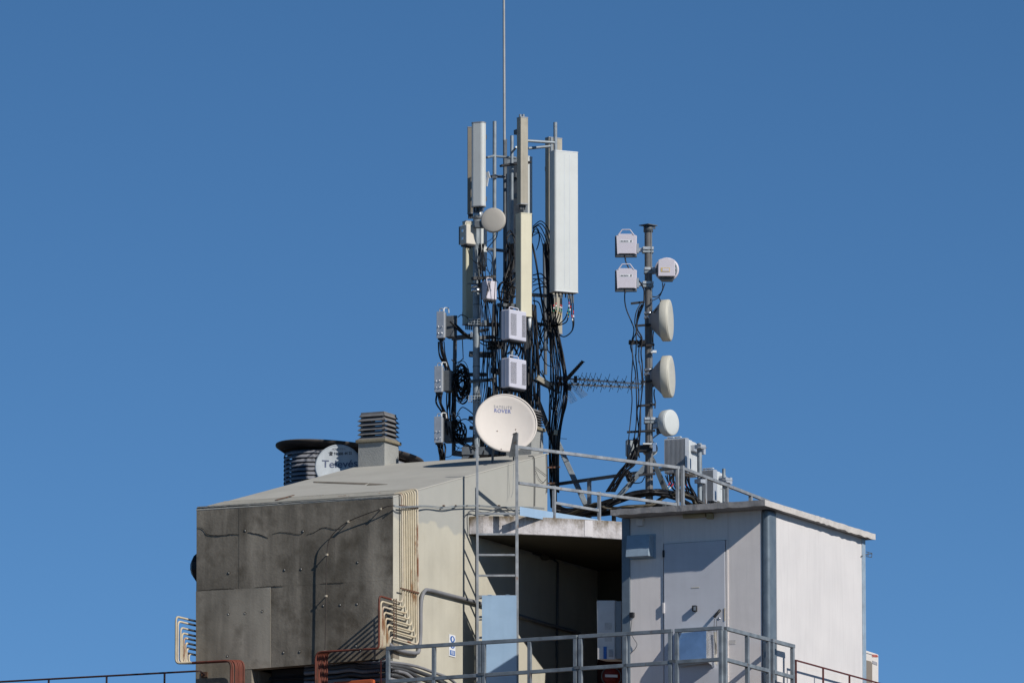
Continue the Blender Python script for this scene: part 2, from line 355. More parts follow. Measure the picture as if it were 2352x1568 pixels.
# formwork panels of the front wall
def fpanel(xa, xb, ta, tb, ba, bb, m, off, name='wall_panel', label=None):
    pts = [PS(xa+.03, ba), PS(xb-.03, bb), PS(xb-.03, tb), PS(xa+.03, ta)]
    return obj(name, MB().prism([p-VV*off for p in pts], VV*(.2+off)), M[m], hb, label=label)
topy = lambda x: 1164.5-(x-455)*(1164.5-1139.5)/448
midy = lambda x: 1357-(x-455)*.0575
boty = lambda x: 1535-(x-585)*.078
L0 = 451.5; R0 = 902.6
for xa, xb, m, of in ((L0, 549, 'conc_dk', .002), (549, 634, 'conc_dk', .0045), (634, 768, 'conc_dk', .003), (768, R0, 'conc_dk', .004)):
    fpanel(xa, xb, topy(xa)+1, topy(xb)+1, midy(xa)-.1, midy(xb)-.1, m, of)
fpanel(450.5, 545, midy(450)+.15, midy(545)+.15, 1660, 1652, 'conc_lt', .0083, label='smooth pale lower concrete panel')
fpanel(545, 622, midy(545)+.15, midy(622)+.15, boty(545), boty(622), 'conc_lt', .0079, label='smooth pale lower concrete panel')
fpanel(622, 723, midy(622)+.15, midy(723)+.15, boty(622), boty(723), 'conc_dk', .003)
fpanel(723, R0, midy(723)+.15, midy(R0)+.15, boty(723), boty(R0), 'conc_dk', .0045)
fpanel(545, 578, boty(545)+.5, boty(578)+.5, 1652, 1650, 'conc_md', .004)
# pale ragged top edge of the wall
e = MB(); xs = [453+i*9 for i in range(51)]; top = []; bot = []
for x in xs:
    x = min(x, 902.5); top.append(PS(x, topy(x)-1.8, -.010)); bot.append(PS(x, topy(x)+.2+random.random()*2.4, -.010))
for i in range(len(xs)-1): e.hexa([bot[i], bot[i+1], bot[i+1]+VV*.03, bot[i]+VV*.03, top[i], top[i+1], top[i+1]+VV*.03, top[i]+VV*.03])
obj('drip_edge', e, M['conc_edge'], hb)
# service opening: dark louvred back
opn = MB(); a0 = PS(578, 1535, .55); a1 = PS(901, 1512, .55)
wa = (PS(580, 1540)-O).dot(N)
obj('opening_back', MB().prism([F(.6, wa, ZT), F(.6, -TW, ZT), F(.6, -TW, zo+.05), F(.6, wa, zo+.05)], VV*.05), M['drumv'], hb)
for k in range(7):
    z = zo-.05-k*.075
    obj('slat', MB().hexa([F(.50, wa, z-.05), F(.50, -TW, z-.05), F(.51, -TW, z-.055), F(.51, wa, z-.055), F(.56, wa, z), F(.56, -TW, z), F(.57, -TW, z-.005), F(.57, wa, z-.005)]), M['drumv'], hb)
obj('pier_return', MB().prism([F(.2, wa-.22, ZT), F(.2, wa, ZT), F(.2, wa, zo), F(.2, wa-.22, zo)], VV*.5), M['conc_md'], hb)
# tie holes: dark discs paint their shade, offset pale discs their lit side
TH_ = [(785,470),(1340,440),(1505,432),(780,880),(945,875),(1115,855),(1725,795),(1893,788),(770,1298),(1330,1260),(1490,1253),(948,50),(1523,55)]
TH_ = [((600+x*.4024)/1.7415, (2100+y*.4024)/1.7415) for x, y in TH_]+[((1200+x*.5618)/1.7415, (1850+y*.5618)/1.7415) for x, y in [(412,706),(408,1003),(400,1300)]]
for x, y in TH_:
    c = PS(x, y, -.0105)
    mb = MB().lathe([(.021, 0), (.021, .0008), (0, .0008)], PS(x, y, -.009), -VV, 12)
    th_ = obj('tie_hole', mb, M['crack'], hb)
    obj('lit_disc', MB().lathe([(.014, 0), (.014, .0008), (0, .0008)], PS(x-.9, y+.8, -.010), -VV, 10), M['conc_edge'], th_)
# cracks
def crack(pts, s, wd, th=.003):
    P3 = cat([PS((600+x*.4024)/1.7415, (2100+y*.4024)/1.7415, s) for x, y in pts], 8); mb = MB(); vs = []; fs = []
    for i, p in enumerate(P3):
        d = wd*.62*(.7+random.random()*.6)*math.sin(math.pi*min(1, (i+.3)/len(P3)))**.4
        j = random.uniform(-.003, .003); vs += [p+Z*(j-d), p+Z*(j+d), p+Z*(j+d)-VV*th, p+Z*(j-d)-VV*th]
    for i in range(len(P3)-1):
        for k in range(4): fs.append((i*4+k, i*4+(k+1) % 4, i*4+4+(k+1) % 4, i*4+4+k))
    mb.add(vs, fs); obj('crack', mb, M['crack'], hb)
crack([(472,18),(520,32),(545,55),(565,85),(640,102),(760,92),(840,85),(890,90)], -.0075, .010)
crack([(975,68),(1040,82),(1090,92),(1175,126)], -.0075, .010)
crack([(1210,90),(1290,68),(1380,73),(1480,88),(1520,80)], -.0075, .005)
crack([(1560,92),(1640,65),(1700,28),(1760,20),(1830,38),(1900,30)], -.0075, .006)
crack([(480,648),(600,640),(720,632),(840,628)], -.009, .008)
crack([(1040,617),(1120,610),(1210,606),(1330,600)], -.009, .006)
crack([(1700,574),(1800,573),(1930,568)], -.009, .005)
# flat dark wedges painting a shadow-like line onto the roof
def wedge(pts): obj('shadow_wedge', MB().prism([V3((q.x, q.y, roofz((q-O).dot(VV))+.001)) for q in [PLR(*p) for p in pts]], Z*.006), M['conc_md'], hb)
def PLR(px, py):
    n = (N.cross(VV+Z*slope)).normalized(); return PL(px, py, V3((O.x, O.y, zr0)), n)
wedge([(720, 1105.8), (846, 1109.5), (838, 1113), (721, 1108.5)]); wedge([(848, 1110), (890, 1112.5), (842, 1115)])
# dark hooded vent on the left side
obj('side_vent', MB().lathe([(.215, 0), (.215, .125), (.135, .19), (0, .19)], PL(451, 1297, O+N*wl, N)+VV*.3, U, 12, False), M['black'], hb)
# safety sign
def sign():
    c = PW(1038.5, 1482, .006); t = thing('safety_sign', 'small white sign with two blue circles and a blue text block on the cream wall', 'sign', c)
    x0, x1, y0, y1 = 1031.5, 1045.5, 1457, 1508
    w_ = (PW(x1, 1482)-PW(x0, 1482)).length; h_ = zat(c, 1457)-zat(c, 1507); r = VV
    obj('plate', MB().boxx(c, VV*w_/2, N*.004, Z*h_/2), M['sign_w'], t)
    for k, dz in ((0, .30), (1, .02)):
        cc = c+Z*h_*dz+N*.006
        d = MB(); pts = [cc+VV*math.cos(q*math.pi/12)*w_*.37+Z*math.sin(q*math.pi/12)*w_*.37*.62 for q in range(24)]; d.prism(pts, N*.001)
        obj('blue_disc', d, M['sign_b'], t)
        obj('head_mark', MB().prism([cc+N*.0015+VV*math.cos(q*math.pi/6)*w_*.14+Z*math.sin(q*math.pi/6)*w_*.16 for q in range(12)], N*.001), M['sign_w'], t)
    obj('text_panel', MB().boxx(c-Z*h_*.33+N*.006, VV*w_*.40, N*.001, Z*h_*.11), M['sign_b'], t)
    for k in range(3): obj('text_line', MB().boxx(c-Z*h_*(.27+.055*k)+N*.0078, VV*w_*.28, N*.0005, Z*h_*.012), M['sign_w'], t)
sign()
# ------------------------------------------------------------------ slab roof over the recess
M['slab'] = slabmat(zslabtop)
sl_t = thing('concrete_canopy', 'stained curved concrete canopy slab beside the ladder', 'canopy', at(W(1300, 1200, 113), ZT))
edge = [(1077, 111.78), (1110, 111.78), (1150, 111.79), (1190, 111.82), (1230, 111.85), (1270, 111.89), (1310, 111.94), (1350, 112.0), (1390, 112.08), (1425, 112.15), (1470, 112.28), (1540, 112.5)]
def edrop(x): return max(0, (x-1190)/235)*.032
def slabp(z0, grow=0): 
    pts = [at(W(x, 1200, y-grow), z0-edrop(x)) for x, y in edge]
    pts[0] = at(PL(1077, 1200, O+N*.004, N), z0)
    far = [F(3.95, 3.35, z0-.045), F(7.3, 3.35, z0-.045), F(7.3, .004, z0)]  # hidden far part stretched to keep sun out of the recess
    return pts+far
obj('slab', MB().prism(slabp(zslabbot), Z*(zslabtop-zslabbot)), M['slab'], sl_t, bevel=.01)
mb = MB()
def ey(x):
    for (a_, b_), (c_, d_) in zip(edge, edge[1:]):
        if a_ <= x <= c_: return b_+(d_-b_)*(x-a_)/(c_-a_)
for x0, x1_ in ((1343, 1350), (1350, 1361)):
    a_, b_ = W(x0, 1200, ey(x0)-.006), W(x1_, 1200, ey(x1_)-.006); k_ = V3((0, .004, 0)); e0, e1 = edrop(x0), edrop(x1_)
    mb.hexa([at(a_, zslabbot+.012-e0), at(b_, zslabbot+.012-e1), at(b_+k_, zslabbot+.012-e1), at(a_+k_, zslabbot+.012-e0), at(a_, zslabtop-.012-e0), at(b_, zslabtop-.012-e1), at(b_+k_, zslabtop-.012-e1), at(a_+k_, zslabtop-.012-e0)])
obj('white_patch', mb, M['patch'], sl_t)
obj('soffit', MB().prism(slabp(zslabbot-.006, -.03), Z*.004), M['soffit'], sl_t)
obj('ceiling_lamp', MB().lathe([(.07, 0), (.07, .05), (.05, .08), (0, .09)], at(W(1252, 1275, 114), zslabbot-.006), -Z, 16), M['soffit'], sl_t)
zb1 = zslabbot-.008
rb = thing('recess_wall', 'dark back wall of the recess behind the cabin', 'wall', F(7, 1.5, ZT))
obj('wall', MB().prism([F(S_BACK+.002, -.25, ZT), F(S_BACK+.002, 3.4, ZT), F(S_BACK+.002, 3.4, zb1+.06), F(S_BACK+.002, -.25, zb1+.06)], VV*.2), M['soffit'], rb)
obj('light_block_wall', MB().prism([F(3.95, 3.2, ZT), F(S_BACK+.2, 3.2, ZT), F(S_BACK+.2, 3.2, zb1+.06), F(3.95, 3.2, zb1+.06)], N*.15), M['soffit'], rb)  # added unseen behind the cabin to keep skylight out of the recess
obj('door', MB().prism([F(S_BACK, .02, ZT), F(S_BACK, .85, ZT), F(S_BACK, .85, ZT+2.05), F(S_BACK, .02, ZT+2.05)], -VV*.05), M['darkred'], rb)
# conduit along the wall inside and outside the recess
ct = [PW(890, 1500, -.0), PW(905, 1498, .05)]
pts = [PW(x, y, .045) for x, y in ((892, 1477), (915, 1492), (955, 1499), (963, 1487), (966, 1450), (967, 1385), (975, 1357), (988, 1355), (1020, 1363), (1096, 1383), (1190, 1412), (1240, 1428), (1330, 1453))]
tag(obj('wall_conduit', MB().tube(cat(pts, 5), .028, 10), M['greypipe']), 'thick grey conduit looping over the cream wall and into the recess', 'conduit')
v = PW(1282, 1290, .03)
tag(obj('drop_conduit', MB().tube([PW(1225, 1270, .03), PW(1272, 1284, .03), PW(1281, 1292, .03), PW(1280, 1400, .03), PW(1279, 1600, .03)], .017, 8), M['hose']), 'thin dark conduit dropping down the shaded recess wall', 'conduit')
# round red sign in the recess
c = W(1404, 1553, 112.0)
t = thing('round_sign', 'round red no-entry sign in the dark recess', 'sign', c)
obj('disc', MB().lathe([(.14, 0), (.14, .006), (0, .006)], c, V3((.3, -1, .05)), 32), M['sign_r'], t)
obj('rim', MB().tube([c+V3((math.cos(q*math.pi/16)*.14, -.01+math.cos(q*math.pi/16)*.04, math.sin(q*math.pi/16)*.14)) for q in range(33)], .008, 6), M['galv_dark'], t)
obj('bar', MB().box(c+V3((0, -.014, .01)), .19, .006, .04, 17), M['sign_w'], t)
# ------------------------------------------------------------------ chimneys
def chimney(c, wx, wy, ztop, zroof_lo, nl, zlt, label, catg='chimney'):
    t = thing('louvred_chimney', label, catg, at(c, zroof_lo), 'louvred chimneys')
    hx = N*wx/2; hy = VV*wy/2
    obj('stack', MB().boxx(at(c, (ztop+zroof_lo)/2), hx, hy, Z*(ztop-zroof_lo)/2), M['chim'], t)
    obj('cap', MB().boxx(at(c, ztop+.028), hx*1.16, hy*1.16, Z*.026), M['capc'], t, bevel=.012)
    h = (zlt-ztop-.06)/nl
    for a in (-1, 1):
        for b in (-1, 1): obj('post', MB().boxx(at(c, (ztop+zlt)/2)+hx*.8*a+hy*.8*b, hx*.07, hy*.07, Z*(zlt-ztop-.06)/2), M['louv'], t)
    for k in range(nl):
        z0 = ztop+.055+h*k; mb = MB()
        for sgn, ax, ay in ((1, hx, hy), (-1, hx, hy), (1, hy, hx), (-1, hy, hx)):
            o0 = at(c, z0); i = .84; o_ = 1.06 if k < nl-1 else .98
            A = ax*sgn
            p = [o0+A*o_-ay*o_, o0+A*o_+ay*o_, o0+A*i+ay*i+Z*h*.78, o0+A*i-ay*i+Z*h*.78]
            q = [x-A*.05 for x in p]
            mb.hexa([p[0], p[1], q[1], q[0], p[3], p[2], q[2], q[3]])
        obj('louvre', mb, M['louv'], t)
    obj('lid', MB().boxx(at(c, zlt-.02), hx*.88, hy*.88, Z*.012), M['louv'], t)
    return t
def roofpt(px, py):
    n = (VV.cross(N) if False else (N.cross(VV+Z*slope))).normalized(); return PL(px, py, V3((O.x, O.y, zr0)), n)
cn = roofpt(883, 1068.5)                          # near corner of the chimney on the roof
cc = cn+N*(-.22)+VV*.24
chimney(cc, .44, .48, zat(cn, 1014), roofz((cc-O).dot(VV))-.12, 6, zat(cc, 949), 'square rendered chimney with grey louvred cowl on the sloping roof')
p = W(1205, 1030, 115.0)
chimney(p, .42, .42, zat(p, 990), zslabtop, 7, zat(p, 940), 'louvred chimney half hidden behind the big cream dish')
# ------------------------------------------------------------------ oval vent tower
vc = W(690, 1007, 117.0)+V3((.73, 1.54, 0)); zt = W(690, 1007.4, 117.0).z
def ell(k, z): return [V3((vc.x+k*1.13*math.cos(q), vc.y+k*(.885*math.cos(q)+1.26*math.sin(q)), z)) for q in [2*math.pi*i/56 for i in range(56)]]
vt = thing('oval_vent_tower', 'dark oval ventilation tower with slatted band and wide rim behind the roof', 'vent tower', at(vc, zslabtop-1))
def ring(mb, ko, ki, z0, z1, zi0=None, zi1=None):
    zi0 = z0 if zi0 is None else zi0; zi1 = z1 if zi1 is None else zi1
    a = ell(ko, z0); b = ell(ko, z1); c_ = ell(ki, zi1); d = ell(ki, zi0); n_ = len(a); vs = a+b+c_+d; fs = []
    for i in range(n_):
        j = (i+1) % n_
        for s_ in range(4): fs.append((s_*n_+i, s_*n_+j, ((s_+1) % 4)*n_+j, ((s_+1) % 4)*n_+i))
    mb.add(vs, fs, True)
mb = MB(); mb.prism(ell(.875, zslabtop-1.0), Z*(zt-.66-(zslabtop-1.0))); obj('body', mb, M['drumv'], vt)
mb = MB(); mb.prism(ell(.78, zt-.68), Z*.6); obj('core', mb, M['black'], vt)
for k in range(8):
    mb = MB(); z0 = zt-.66+k*.067; ring(mb, .892, .882, z0, z0+.006, z0+.050, z0+.056)
    obj('louvre', mb, M['louvb'], vt)
mb = MB(); mb.prism(ell(.9, zt-.09), Z*.03); ring(mb, 1.0, .88, zt-.02, zt+.0, zt-.10, zt-.085); mb.prism(ell(.99, zt-.015), Z*.012)
obj('rim', mb, M['rim'], vt)
# ------------------------------------------------------------------ dishes
def dish(name, label, c, r, nrm, m, depth=.09, catg='satellite dish', rimr=.012, parts=True):
    nrm = V3(nrm).normalized(); t = thing(name, label, catg, c-Z*r)
    prof = []
    for i in range(9): q = i/8; prof.append((r*q, -depth*(1-q*q)))
    back = [(r*q, -depth*(1-q*q)-.006) for q in [i/8 for i in range(8, -1, -1)]]
    obj('bowl', MB().lathe(prof+[(r+.004, -.002)]+back, c, nrm, 56, caps=False), m, t)
    a = nrm.orthogonal().normalized(); b = nrm.cross(a)
    obj('rim', MB().lathe([(r-.004, .006), (r+rimr, .004), (r+rimr+.004, -.012), (r+rimr*.6, -.03), (r-.004, -.02), (r-.004, .006)], c, nrm, 56, caps=False), m, t)
    return t, nrm
cd = W(1162.5, 970.5, 113.4); rd = 72.5/(FP/113.4)/1.02
dt, dn = dish('satellite_dish', 'large cream satellite dish with SATELITE ROVER lettering above the roof ridge', cd, rd, (.14, -.96, .26), M['dish'], .10)
rt = V3((math.cos(.05), math.sin(.05)+.1, 0)); upv = Z-dn*Z.dot(dn)
def dishpt(px, py, off=.0):
    p = PL(px, py, cd-dn*.06, dn); rr = (p-cd-dn*(p-cd).dot(dn)).length; return p+dn*(.06-.10*(1-(rr/rd)**2)+off)
def conf1(q): r_ = q-cd; r_ = r_-dn*r_.dot(dn); return cd+r_-dn*.10*(1-(r_.length/rd)**2)
rt = (V3((1, 0, 0))-dn*dn.x).normalized(); upv = dn.cross(rt)
text(dt, 'SATELITE', PL(1134, 936.5, cd-dn*.058, dn), rt, upv, .042, M['ink_grey'], -.004, 1.0, conf=conf1, gap=1.2)
text(dt, 'ROVER', PL(1135, 945.5, cd-dn*.062, dn), rt, upv, .053, M['ink_blue'], .018, 1.0, conf=conf1, gap=1.14)
for x, y, h in ((1142.5, 988, .05), (1185, 984.5, .035), (1150, 1034.5, .045), (1192, 1031, .02)):
    p = dishpt(x, y, .004)
    obj('bolt', MB().lathe([(.008, 0), (.008, .004), (0, .005)], p, dn, 10), M['bracket'], dt)
    obj('rust_run', MB().boxx(p-upv*h/2-dn*.002, rt*.0022, dn*.001, upv*h/2), M['pipeold'], dt)
ap = [W(1168, 1049, 113.25), W(1186, 1047, 113.25), W(1188, 993, 112.95), W(1179, 994, 112.95)]
obj('feed_arm', MB().prism(ap, V3((.02, .035, 0))), M['laddp'], dt, bevel=.004)
obj('feed_head', MB().hexa([W(1175, 999, 112.9), W(1187, 994.5, 112.9), W(1187, 994.5, 113), W(1175, 999, 113), W(1178, 996, 112.9), W(1187, 991.5, 112.9), W(1187, 991.5, 113), W(1178, 996, 113)]), M['black'], dt)
for dx in (-.16, .16):
    p = cd-upv*rd*.55+rt*dx; obj('mount_leg', MB().tube([p-dn*.10, p-dn*.30-Z*.16, at(p-dn*.30, roofz((p-dn*.3-O).dot(VV)))], .018, 8), M['galv_dark'], dt)
obj('mount_plate', MB().boxx(cd-dn*.13-upv*.1, rt*.14, dn*.03, upv*.15), M['galv_dark'], dt)
# small white dish behind the roof
c2 = W(777, 1070, 115.7); r2 = 52/(FP/115.7)
d2, n2 = dish('branded_dish', 'white dish with dark lettering and phone number behind the roof, left of the chimney', c2, r2, (-.05, -.97, .22), M['dish2'], .05)
rt2 = (V3((1, 0, 0))-n2*n2.x).normalized(); up2 = n2.cross(rt2)
def conf2(q): r_ = q-c2; r_ = r_-n2*r_.dot(n2); return c2+r_-n2*.05*(1-(r_.length/r2)**2)
def d2p(x, y, o=-.045): return PL(x, y, c2+n2*o, n2)
c1x = lambda x: (700+x*.4252)/1.7415
c1y = lambda y: (1600+y*.4252)/1.7415
text(d2, 'Televés', d2p(c1x(1383), c1y(632), -.036), rt2, up2, .118, M['ink_navy'], .010, 1.08, conf=conf2)
text(d2, '\u260e 91 606 44 22', d2p(c1x(1447), c1y(517), -.036), rt2, up2, .043, M['ink_black'], .012, .86, conf=conf2)
text(d2, 'AVITEL', d2p(c1x(1475), c1y(474), -.034), rt2, up2, .034, M['ink_grey'], 0, 1.5, conf=conf2)
for y in (446, 485): obj('printed_rule', MB().boxx(d2p(c1x(1545), c1y(y), -.033), rt2*.13, n2*.0008, up2*.0015), M['ink_grey'], d2)
# ------------------------------------------------------------------ white equipment cabin
def BX(a, b, z): p = B0+N*a+VV*b; return V3((p.x, p.y, z))
AL = (BF(1428, 1300)-B0).dot(N); BB = (BR(1988, 1300)-B0).dot(VV)
zru = zat(BX(0, 0, 0), 1168.5); zrt = zat(BX(.095, -.37, 0), 1147.5)
zw = zru
cb = thing('equipment_cabin', 'off-white flat roofed equipment cabin with a blue grey door', 'cabin', BX(AL/2, BB/2, ZT))
obj('roof', MB().hexa([BX(AL, -.37, zw), BX(.095, -.37, zw), BX(.095, BB+.14, zw), BX(AL, BB+.14, zw), BX(AL, -.37, zrt), BX(.095, -.37, zrt), BX(.095, BB+.14, zrt), BX(AL, BB+.14, zrt)]), M['boxroof'], cb, bevel=.012)
# lumpy bleached flashing along the right roof edge
mb = MB(); nseg = 40; prev = None
for i in range(nseg+1):
    b = -.375+(BB+.49)*i/nseg; j = random.uniform(-.004, .006); k = random.uniform(-.012, .010) if i > nseg*.45 else 0
    q = [BX(.097, b, zw-.004+k), BX(.106+j, b, zw-.004+k), BX(.106+j, b, zrt+.003+k*.4), BX(.097, b, zrt+.003+k*.4)]
    if prev: mb.hexa([prev[0], prev[1], q[1], q[0], prev[3], prev[2], q[2], q[3]])
    prev = q
obj('edge_flashing', mb, M['boxroof_lt'], cb)
zb = ZT
mb = MB(); prev = None
for i in range(31):
    a = AL-.003+(.098-AL)*i/30; j = random.uniform(-.003, .005); k = random.uniform(-.006, .006)
    q = [BX(a, -.376-j, zw-.004+k), BX(a, -.371, zw-.004+k), BX(a, -.371, zrt+.002+k*.5), BX(a, -.376-j, zrt+.002+k*.5)]
    if prev: mb.hexa([prev[0], prev[1], q[1], q[0], prev[3], prev[2], q[2], q[3]])
    prev = q
obj('front_flashing', mb, M['boxroof'], cb)
xL = (BF(1446.5, 1300)-B0).dot(N); xR = (BF(1748, 1300)-B0).dot(N)
dl, dr = (BF(1525, 1300)-B0).dot(N), (BF(1667, 1300)-B0).dot(N)
bcol = (BR(1785.5, 1300)-B0).dot(VV); bend_ = (BR(1981, 1300)-B0).dot(VV)
obj('front_wall_panel', MB().prism([BX(xL, .02, zb), BX(dl-.02, .02, zb), BX(dl-.02, .02, zw-.002), BX(xL, .02, zw-.002)], VV*.06), M['boxwall'], cb)
zd = BF(1600, 1244).z
obj('front_wall_panel', MB().prism([BX(dl-.018, .02, zd+.006), BX(dr+.028, .02, zd+.006), BX(dr+.028, .02, zw-.002), BX(dl-.018, .02, zw-.002)], VV*.06), M['boxwall'], cb)
obj('front_wall_panel', MB().prism([BX(dr+.03, .02, zb), BX(xR, .02, zb), BX(xR, .02, zw-.002), BX(dr+.03, .02, zw-.002)], VV*.06), M['boxwall'], cb)
obj('side_wall_panel', MB().prism([BX(-.012, bcol, zb), BX(-.012, bend_, zb), BX(-.012, bend_, zw-.002), BX(-.012, bcol, zw-.002)], -N*.06), M['boxwall2'], cb)
obj('left_wall_panel', MB().prism([BX(AL+.03, .13, zb), BX(AL+.03, BB, zb), BX(AL+.03, BB, zw-.002), BX(AL+.03, .13, zw-.002)], N*.06), M['boxwall'], cb)
obj('back_wall_panel', MB().prism([BX(AL+.1, BB-.02, zb), BX(-.02, BB-.02, zb), BX(-.02, BB-.02, zw-.002), BX(AL+.1, BB-.02, zw-.002)], -VV*.05), M['boxwall'], cb)
obj('corner_post', MB().hexa([BX(AL, 0, zb), BX(xL-.002, 0, zb), BX(xL-.002, .12, zb), BX(AL, .12, zb), BX(AL, 0, zw-.002), BX(xL-.002, 0, zw-.002), BX(xL-.002, .12, zw-.002), BX(AL, .12, zw-.002)]), M['steelcol'], cb, bevel=.006)
obj('corner_post', MB().hexa([BX(xR+.002, .0, zb), BX(0, 0, zb), BX(0, bcol-.002, zb), BX(xR+.002, bcol-.002, zb), BX(xR+.002, 0, zw-.002), BX(0, 0, zw-.002), BX(0, bcol-.002, zw-.002), BX(xR+.002, bcol-.002, zw-.002)]), M['steelcol'], cb, bevel=.05, seg=5)
obj('corner_post', MB().hexa([BX(-.06, bend_+.002, zb), BX(0.004, bend_+.002, zb), BX(.004, BB, zb), BX(-.06, BB, zb), BX(-.06, bend_+.002, zw-.002), BX(.004, bend_+.002, zw-.002), BX(.004, BB, zw-.002), BX(-.06, BB, zw-.002)]), M['hood'], cb, bevel=.008)
# door and frame
obj('door_frame', MB().prism([BX(dr+.002, .008, zb), BX(dr+.028, .008, zb), BX(dr+.028, .008, zd+.004), BX(dr+.002, .008, zd+.004)], VV*.06), M['boxwall'], cb)
door = obj('door', MB().hexa([BX(dl, -.002, zb+.1), BX(dr-.012, -.002, zb+.1), BX(dr-.012, .05, zb+.1), BX(dl, .05, zb+.1), BX(dl, -.002, zd), BX(dr-.012, -.002, zd), BX(dr-.012, .05, zd), BX(dl, .05, zd)]), M['doorp'], cb, bevel=.004)
def onb(px, py, b): return BF(px, py, b)
DB = -.003
obj('lock_box', MB().boxx(onb(1595.5, 1396.5, DB-.03), N*.03, VV*.03, Z*.042), M['black'], door, bevel=.005)
obj('keypad_mark', MB().boxx(onb(1595.5, 1396.5, DB-.061), N*.018, VV*.001, Z*.028), M['galv'], door)
h0 = onb(1653, 1401, DB-.05); h1 = onb(1640, 1417, DB-.07)
obj('handle', MB().tube([onb(1653, 1401, DB), h0, h0+(h1-h0)*.5, h1], .02, 10), M['black'], door)
obj('keyhole', MB().lathe([(.018, 0), (.018, .006), (0, .006)], onb(1652, 1419.5, DB), -VV, 12), M['zinc'], door)
for y in (1271, 1395.5): obj('hinge', MB().boxx(onb(1524.5, y, -.005), N*.012, VV*.016, Z*(.075 if y > 1300 else .05)), M['boxwall2'] if y > 1300 else M['black'], door)
obj('strike_plate', MB().boxx(onb(1664.3, 1410, DB-.003), N*.008, VV*.004, Z*.09), M['pipeold'], door)
obj('name_plate', MB().boxx(onb(1597, 1348.5, DB-.002), N*.06, VV*.001, Z*.008), M['oducream'], door)
obj('latch_plate', MB().boxx(onb(1550.5, 1254, DB-.002), N*.025, VV*.003, Z*.04), M['doorp'], door)
for k in range(2): obj('chain', MB().tube(cat([onb(1641+k*5, 1420, DB-.07), onb(1640+k*6, 1450, DB-.05), onb(1643+k*3, 1480, DB-.03), onb(1645+k*2, 1500, DB-.03)]), .0035, 5), M['wire'], door)
# small fittings on the front wall
bz = .018
tag(obj('junction_box', MB().boxx(onb(1470.5, 1199.5, bz-.04), N*.05, VV*.035, Z*.052), M['boxwall'], bevel=.012), 'small white junction box high on the cabin front beside the post', 'junction box')
t = thing('tube_lamp', 'yellowed tube lamp under the cabin roof edge with a small sensor box', 'lamp', onb(1600, 1190, bz))
obj('tube', MB().tube([onb(1570, 1185, bz-.05), onb(1621, 1181.5, bz-.05)], .033, 12), M['lampy'], t)
obj('sensor_box', MB().boxx(onb(1631, 1184.5, bz-.045), N*.045, VV*.04, Z*.04), M['lampy'], t, bevel=.01)
t = thing('vent_hood', 'square zinc vent hood at the upper left of the cabin front', 'vent hood', onb(1468, 1279, bz), 'zinc vent hoods')
p0 = onb(1450, 1235, bz); a0 = (onb(1450, 1235, bz)-B0).dot(N); a1 = (onb(1502, 1235, bz)-B0).dot(N); z1 = onb(1470, 1231, bz).z; z0 = onb(1470, 1281, bz).z
obj('hood', MB().hexa([BX(a0, bz-.20, z0), BX(a1, bz-.20, z0), BX(a1, bz, z0), BX(a0, bz, z0), BX(a0, bz-.15, z1), BX(a1, bz-.15, z1), BX(a1, bz, z1), BX(a0, bz, z1)]), M['hood'], t, bevel=.004)
obj('flange', MB().boxx(BX((a0+a1)/2, bz-.003, (z0+z1)/2), N*((a1-a0)/2+.03), VV*.004, Z*((z1-z0)/2+.02)), M['hood'], t)
t = thing('bent_vent_hood', 'large dented zinc vent hood low on the cabin door', 'vent hood', onb(1596, 1530, DB), 'zinc vent hoods')
def hp(px, py, b): return onb(px, py, b)
fr_ = [hp(1556, 1516, DB-.24), hp(1622, 1516, DB-.26), hp(1622, 1447, DB-.22), hp(1566, 1453, DB-.18), hp(1557, 1470, DB-.2)]
obj('front_sheet', MB().prism(fr_, VV*.004), M['hood2'], t)
obj('side_sheet', MB().add([hp(1622, 1516, DB-.26), hp(1622, 1447, DB-.22), hp(1634, 1450, DB-.01), hp(1637, 1532, DB-.01), hp(1630, 1524, DB-.12), hp(1629, 1452, DB-.1)], [(0, 4, 5, 1), (4, 3, 2, 5)]), M['zinc'], t)
obj('left_sheet', MB().add([hp(1556, 1516, DB-.24), hp(1557, 1470, DB-.2), hp(1566, 1453, DB-.18), hp(1556, 1447, DB-.01), hp(1557, 1531, DB-.01)], [(0, 1, 3, 4), (1, 2, 3)]), M['hood'], t)
obj('bottom_lip', MB().add([hp(1556, 1516, DB-.24), hp(1622, 1516, DB-.26), hp(1640, 1531, DB-.02), hp(1624, 1521, DB-.1), hp(1556, 1532, DB-.02)], [(0, 1, 3, 4), (1, 2, 3)]), M['hood'], t)
obj('top_sheet', MB().add([hp(1566, 1453, DB-.18), hp(1622, 1447, DB-.22), hp(1632, 1448, DB-.01), hp(1556, 1446, DB-.01)], [(0, 1, 2, 3)]), M['hood'], t)
obj('bracket_strip', MB().bar(hp(1642, 1450, DB-.02), hp(1644, 1525, DB-.02), .035, .01, VV), M['oducream'], t)
t = thing('lock_fitting', 'small black switch box with a dangling chain at the left cabin post', 'switch box', onb(1451, 1415, bz))
obj('case', MB().boxx(onb(1451.5, 1411, bz-.03), N*.03, VV*.03, Z*.033), M['black'], t, bevel=.004)
obj('chain', MB().tube(cat([onb(1452, 1417, bz-.03), onb(1450, 1435, bz-.02), onb(1449, 1452, bz-.02), onb(1456, 1466, bz-.03), onb(1463, 1478, bz-.03), onb(1458, 1490, bz-.02), onb(1449, 1498, bz-.02)], 5), .005, 5), M['galv_dark'], t)
text(cb, 'HILTI', BF(1683, 1562, -.0), N, Z, .0001, M['ink_grey']) if False else None
obj('faint_mark', MB().boxx(BF(1682, 1474, .018), N*.05, VV*.001, Z*.03), M['boxroof_lt'], cb)
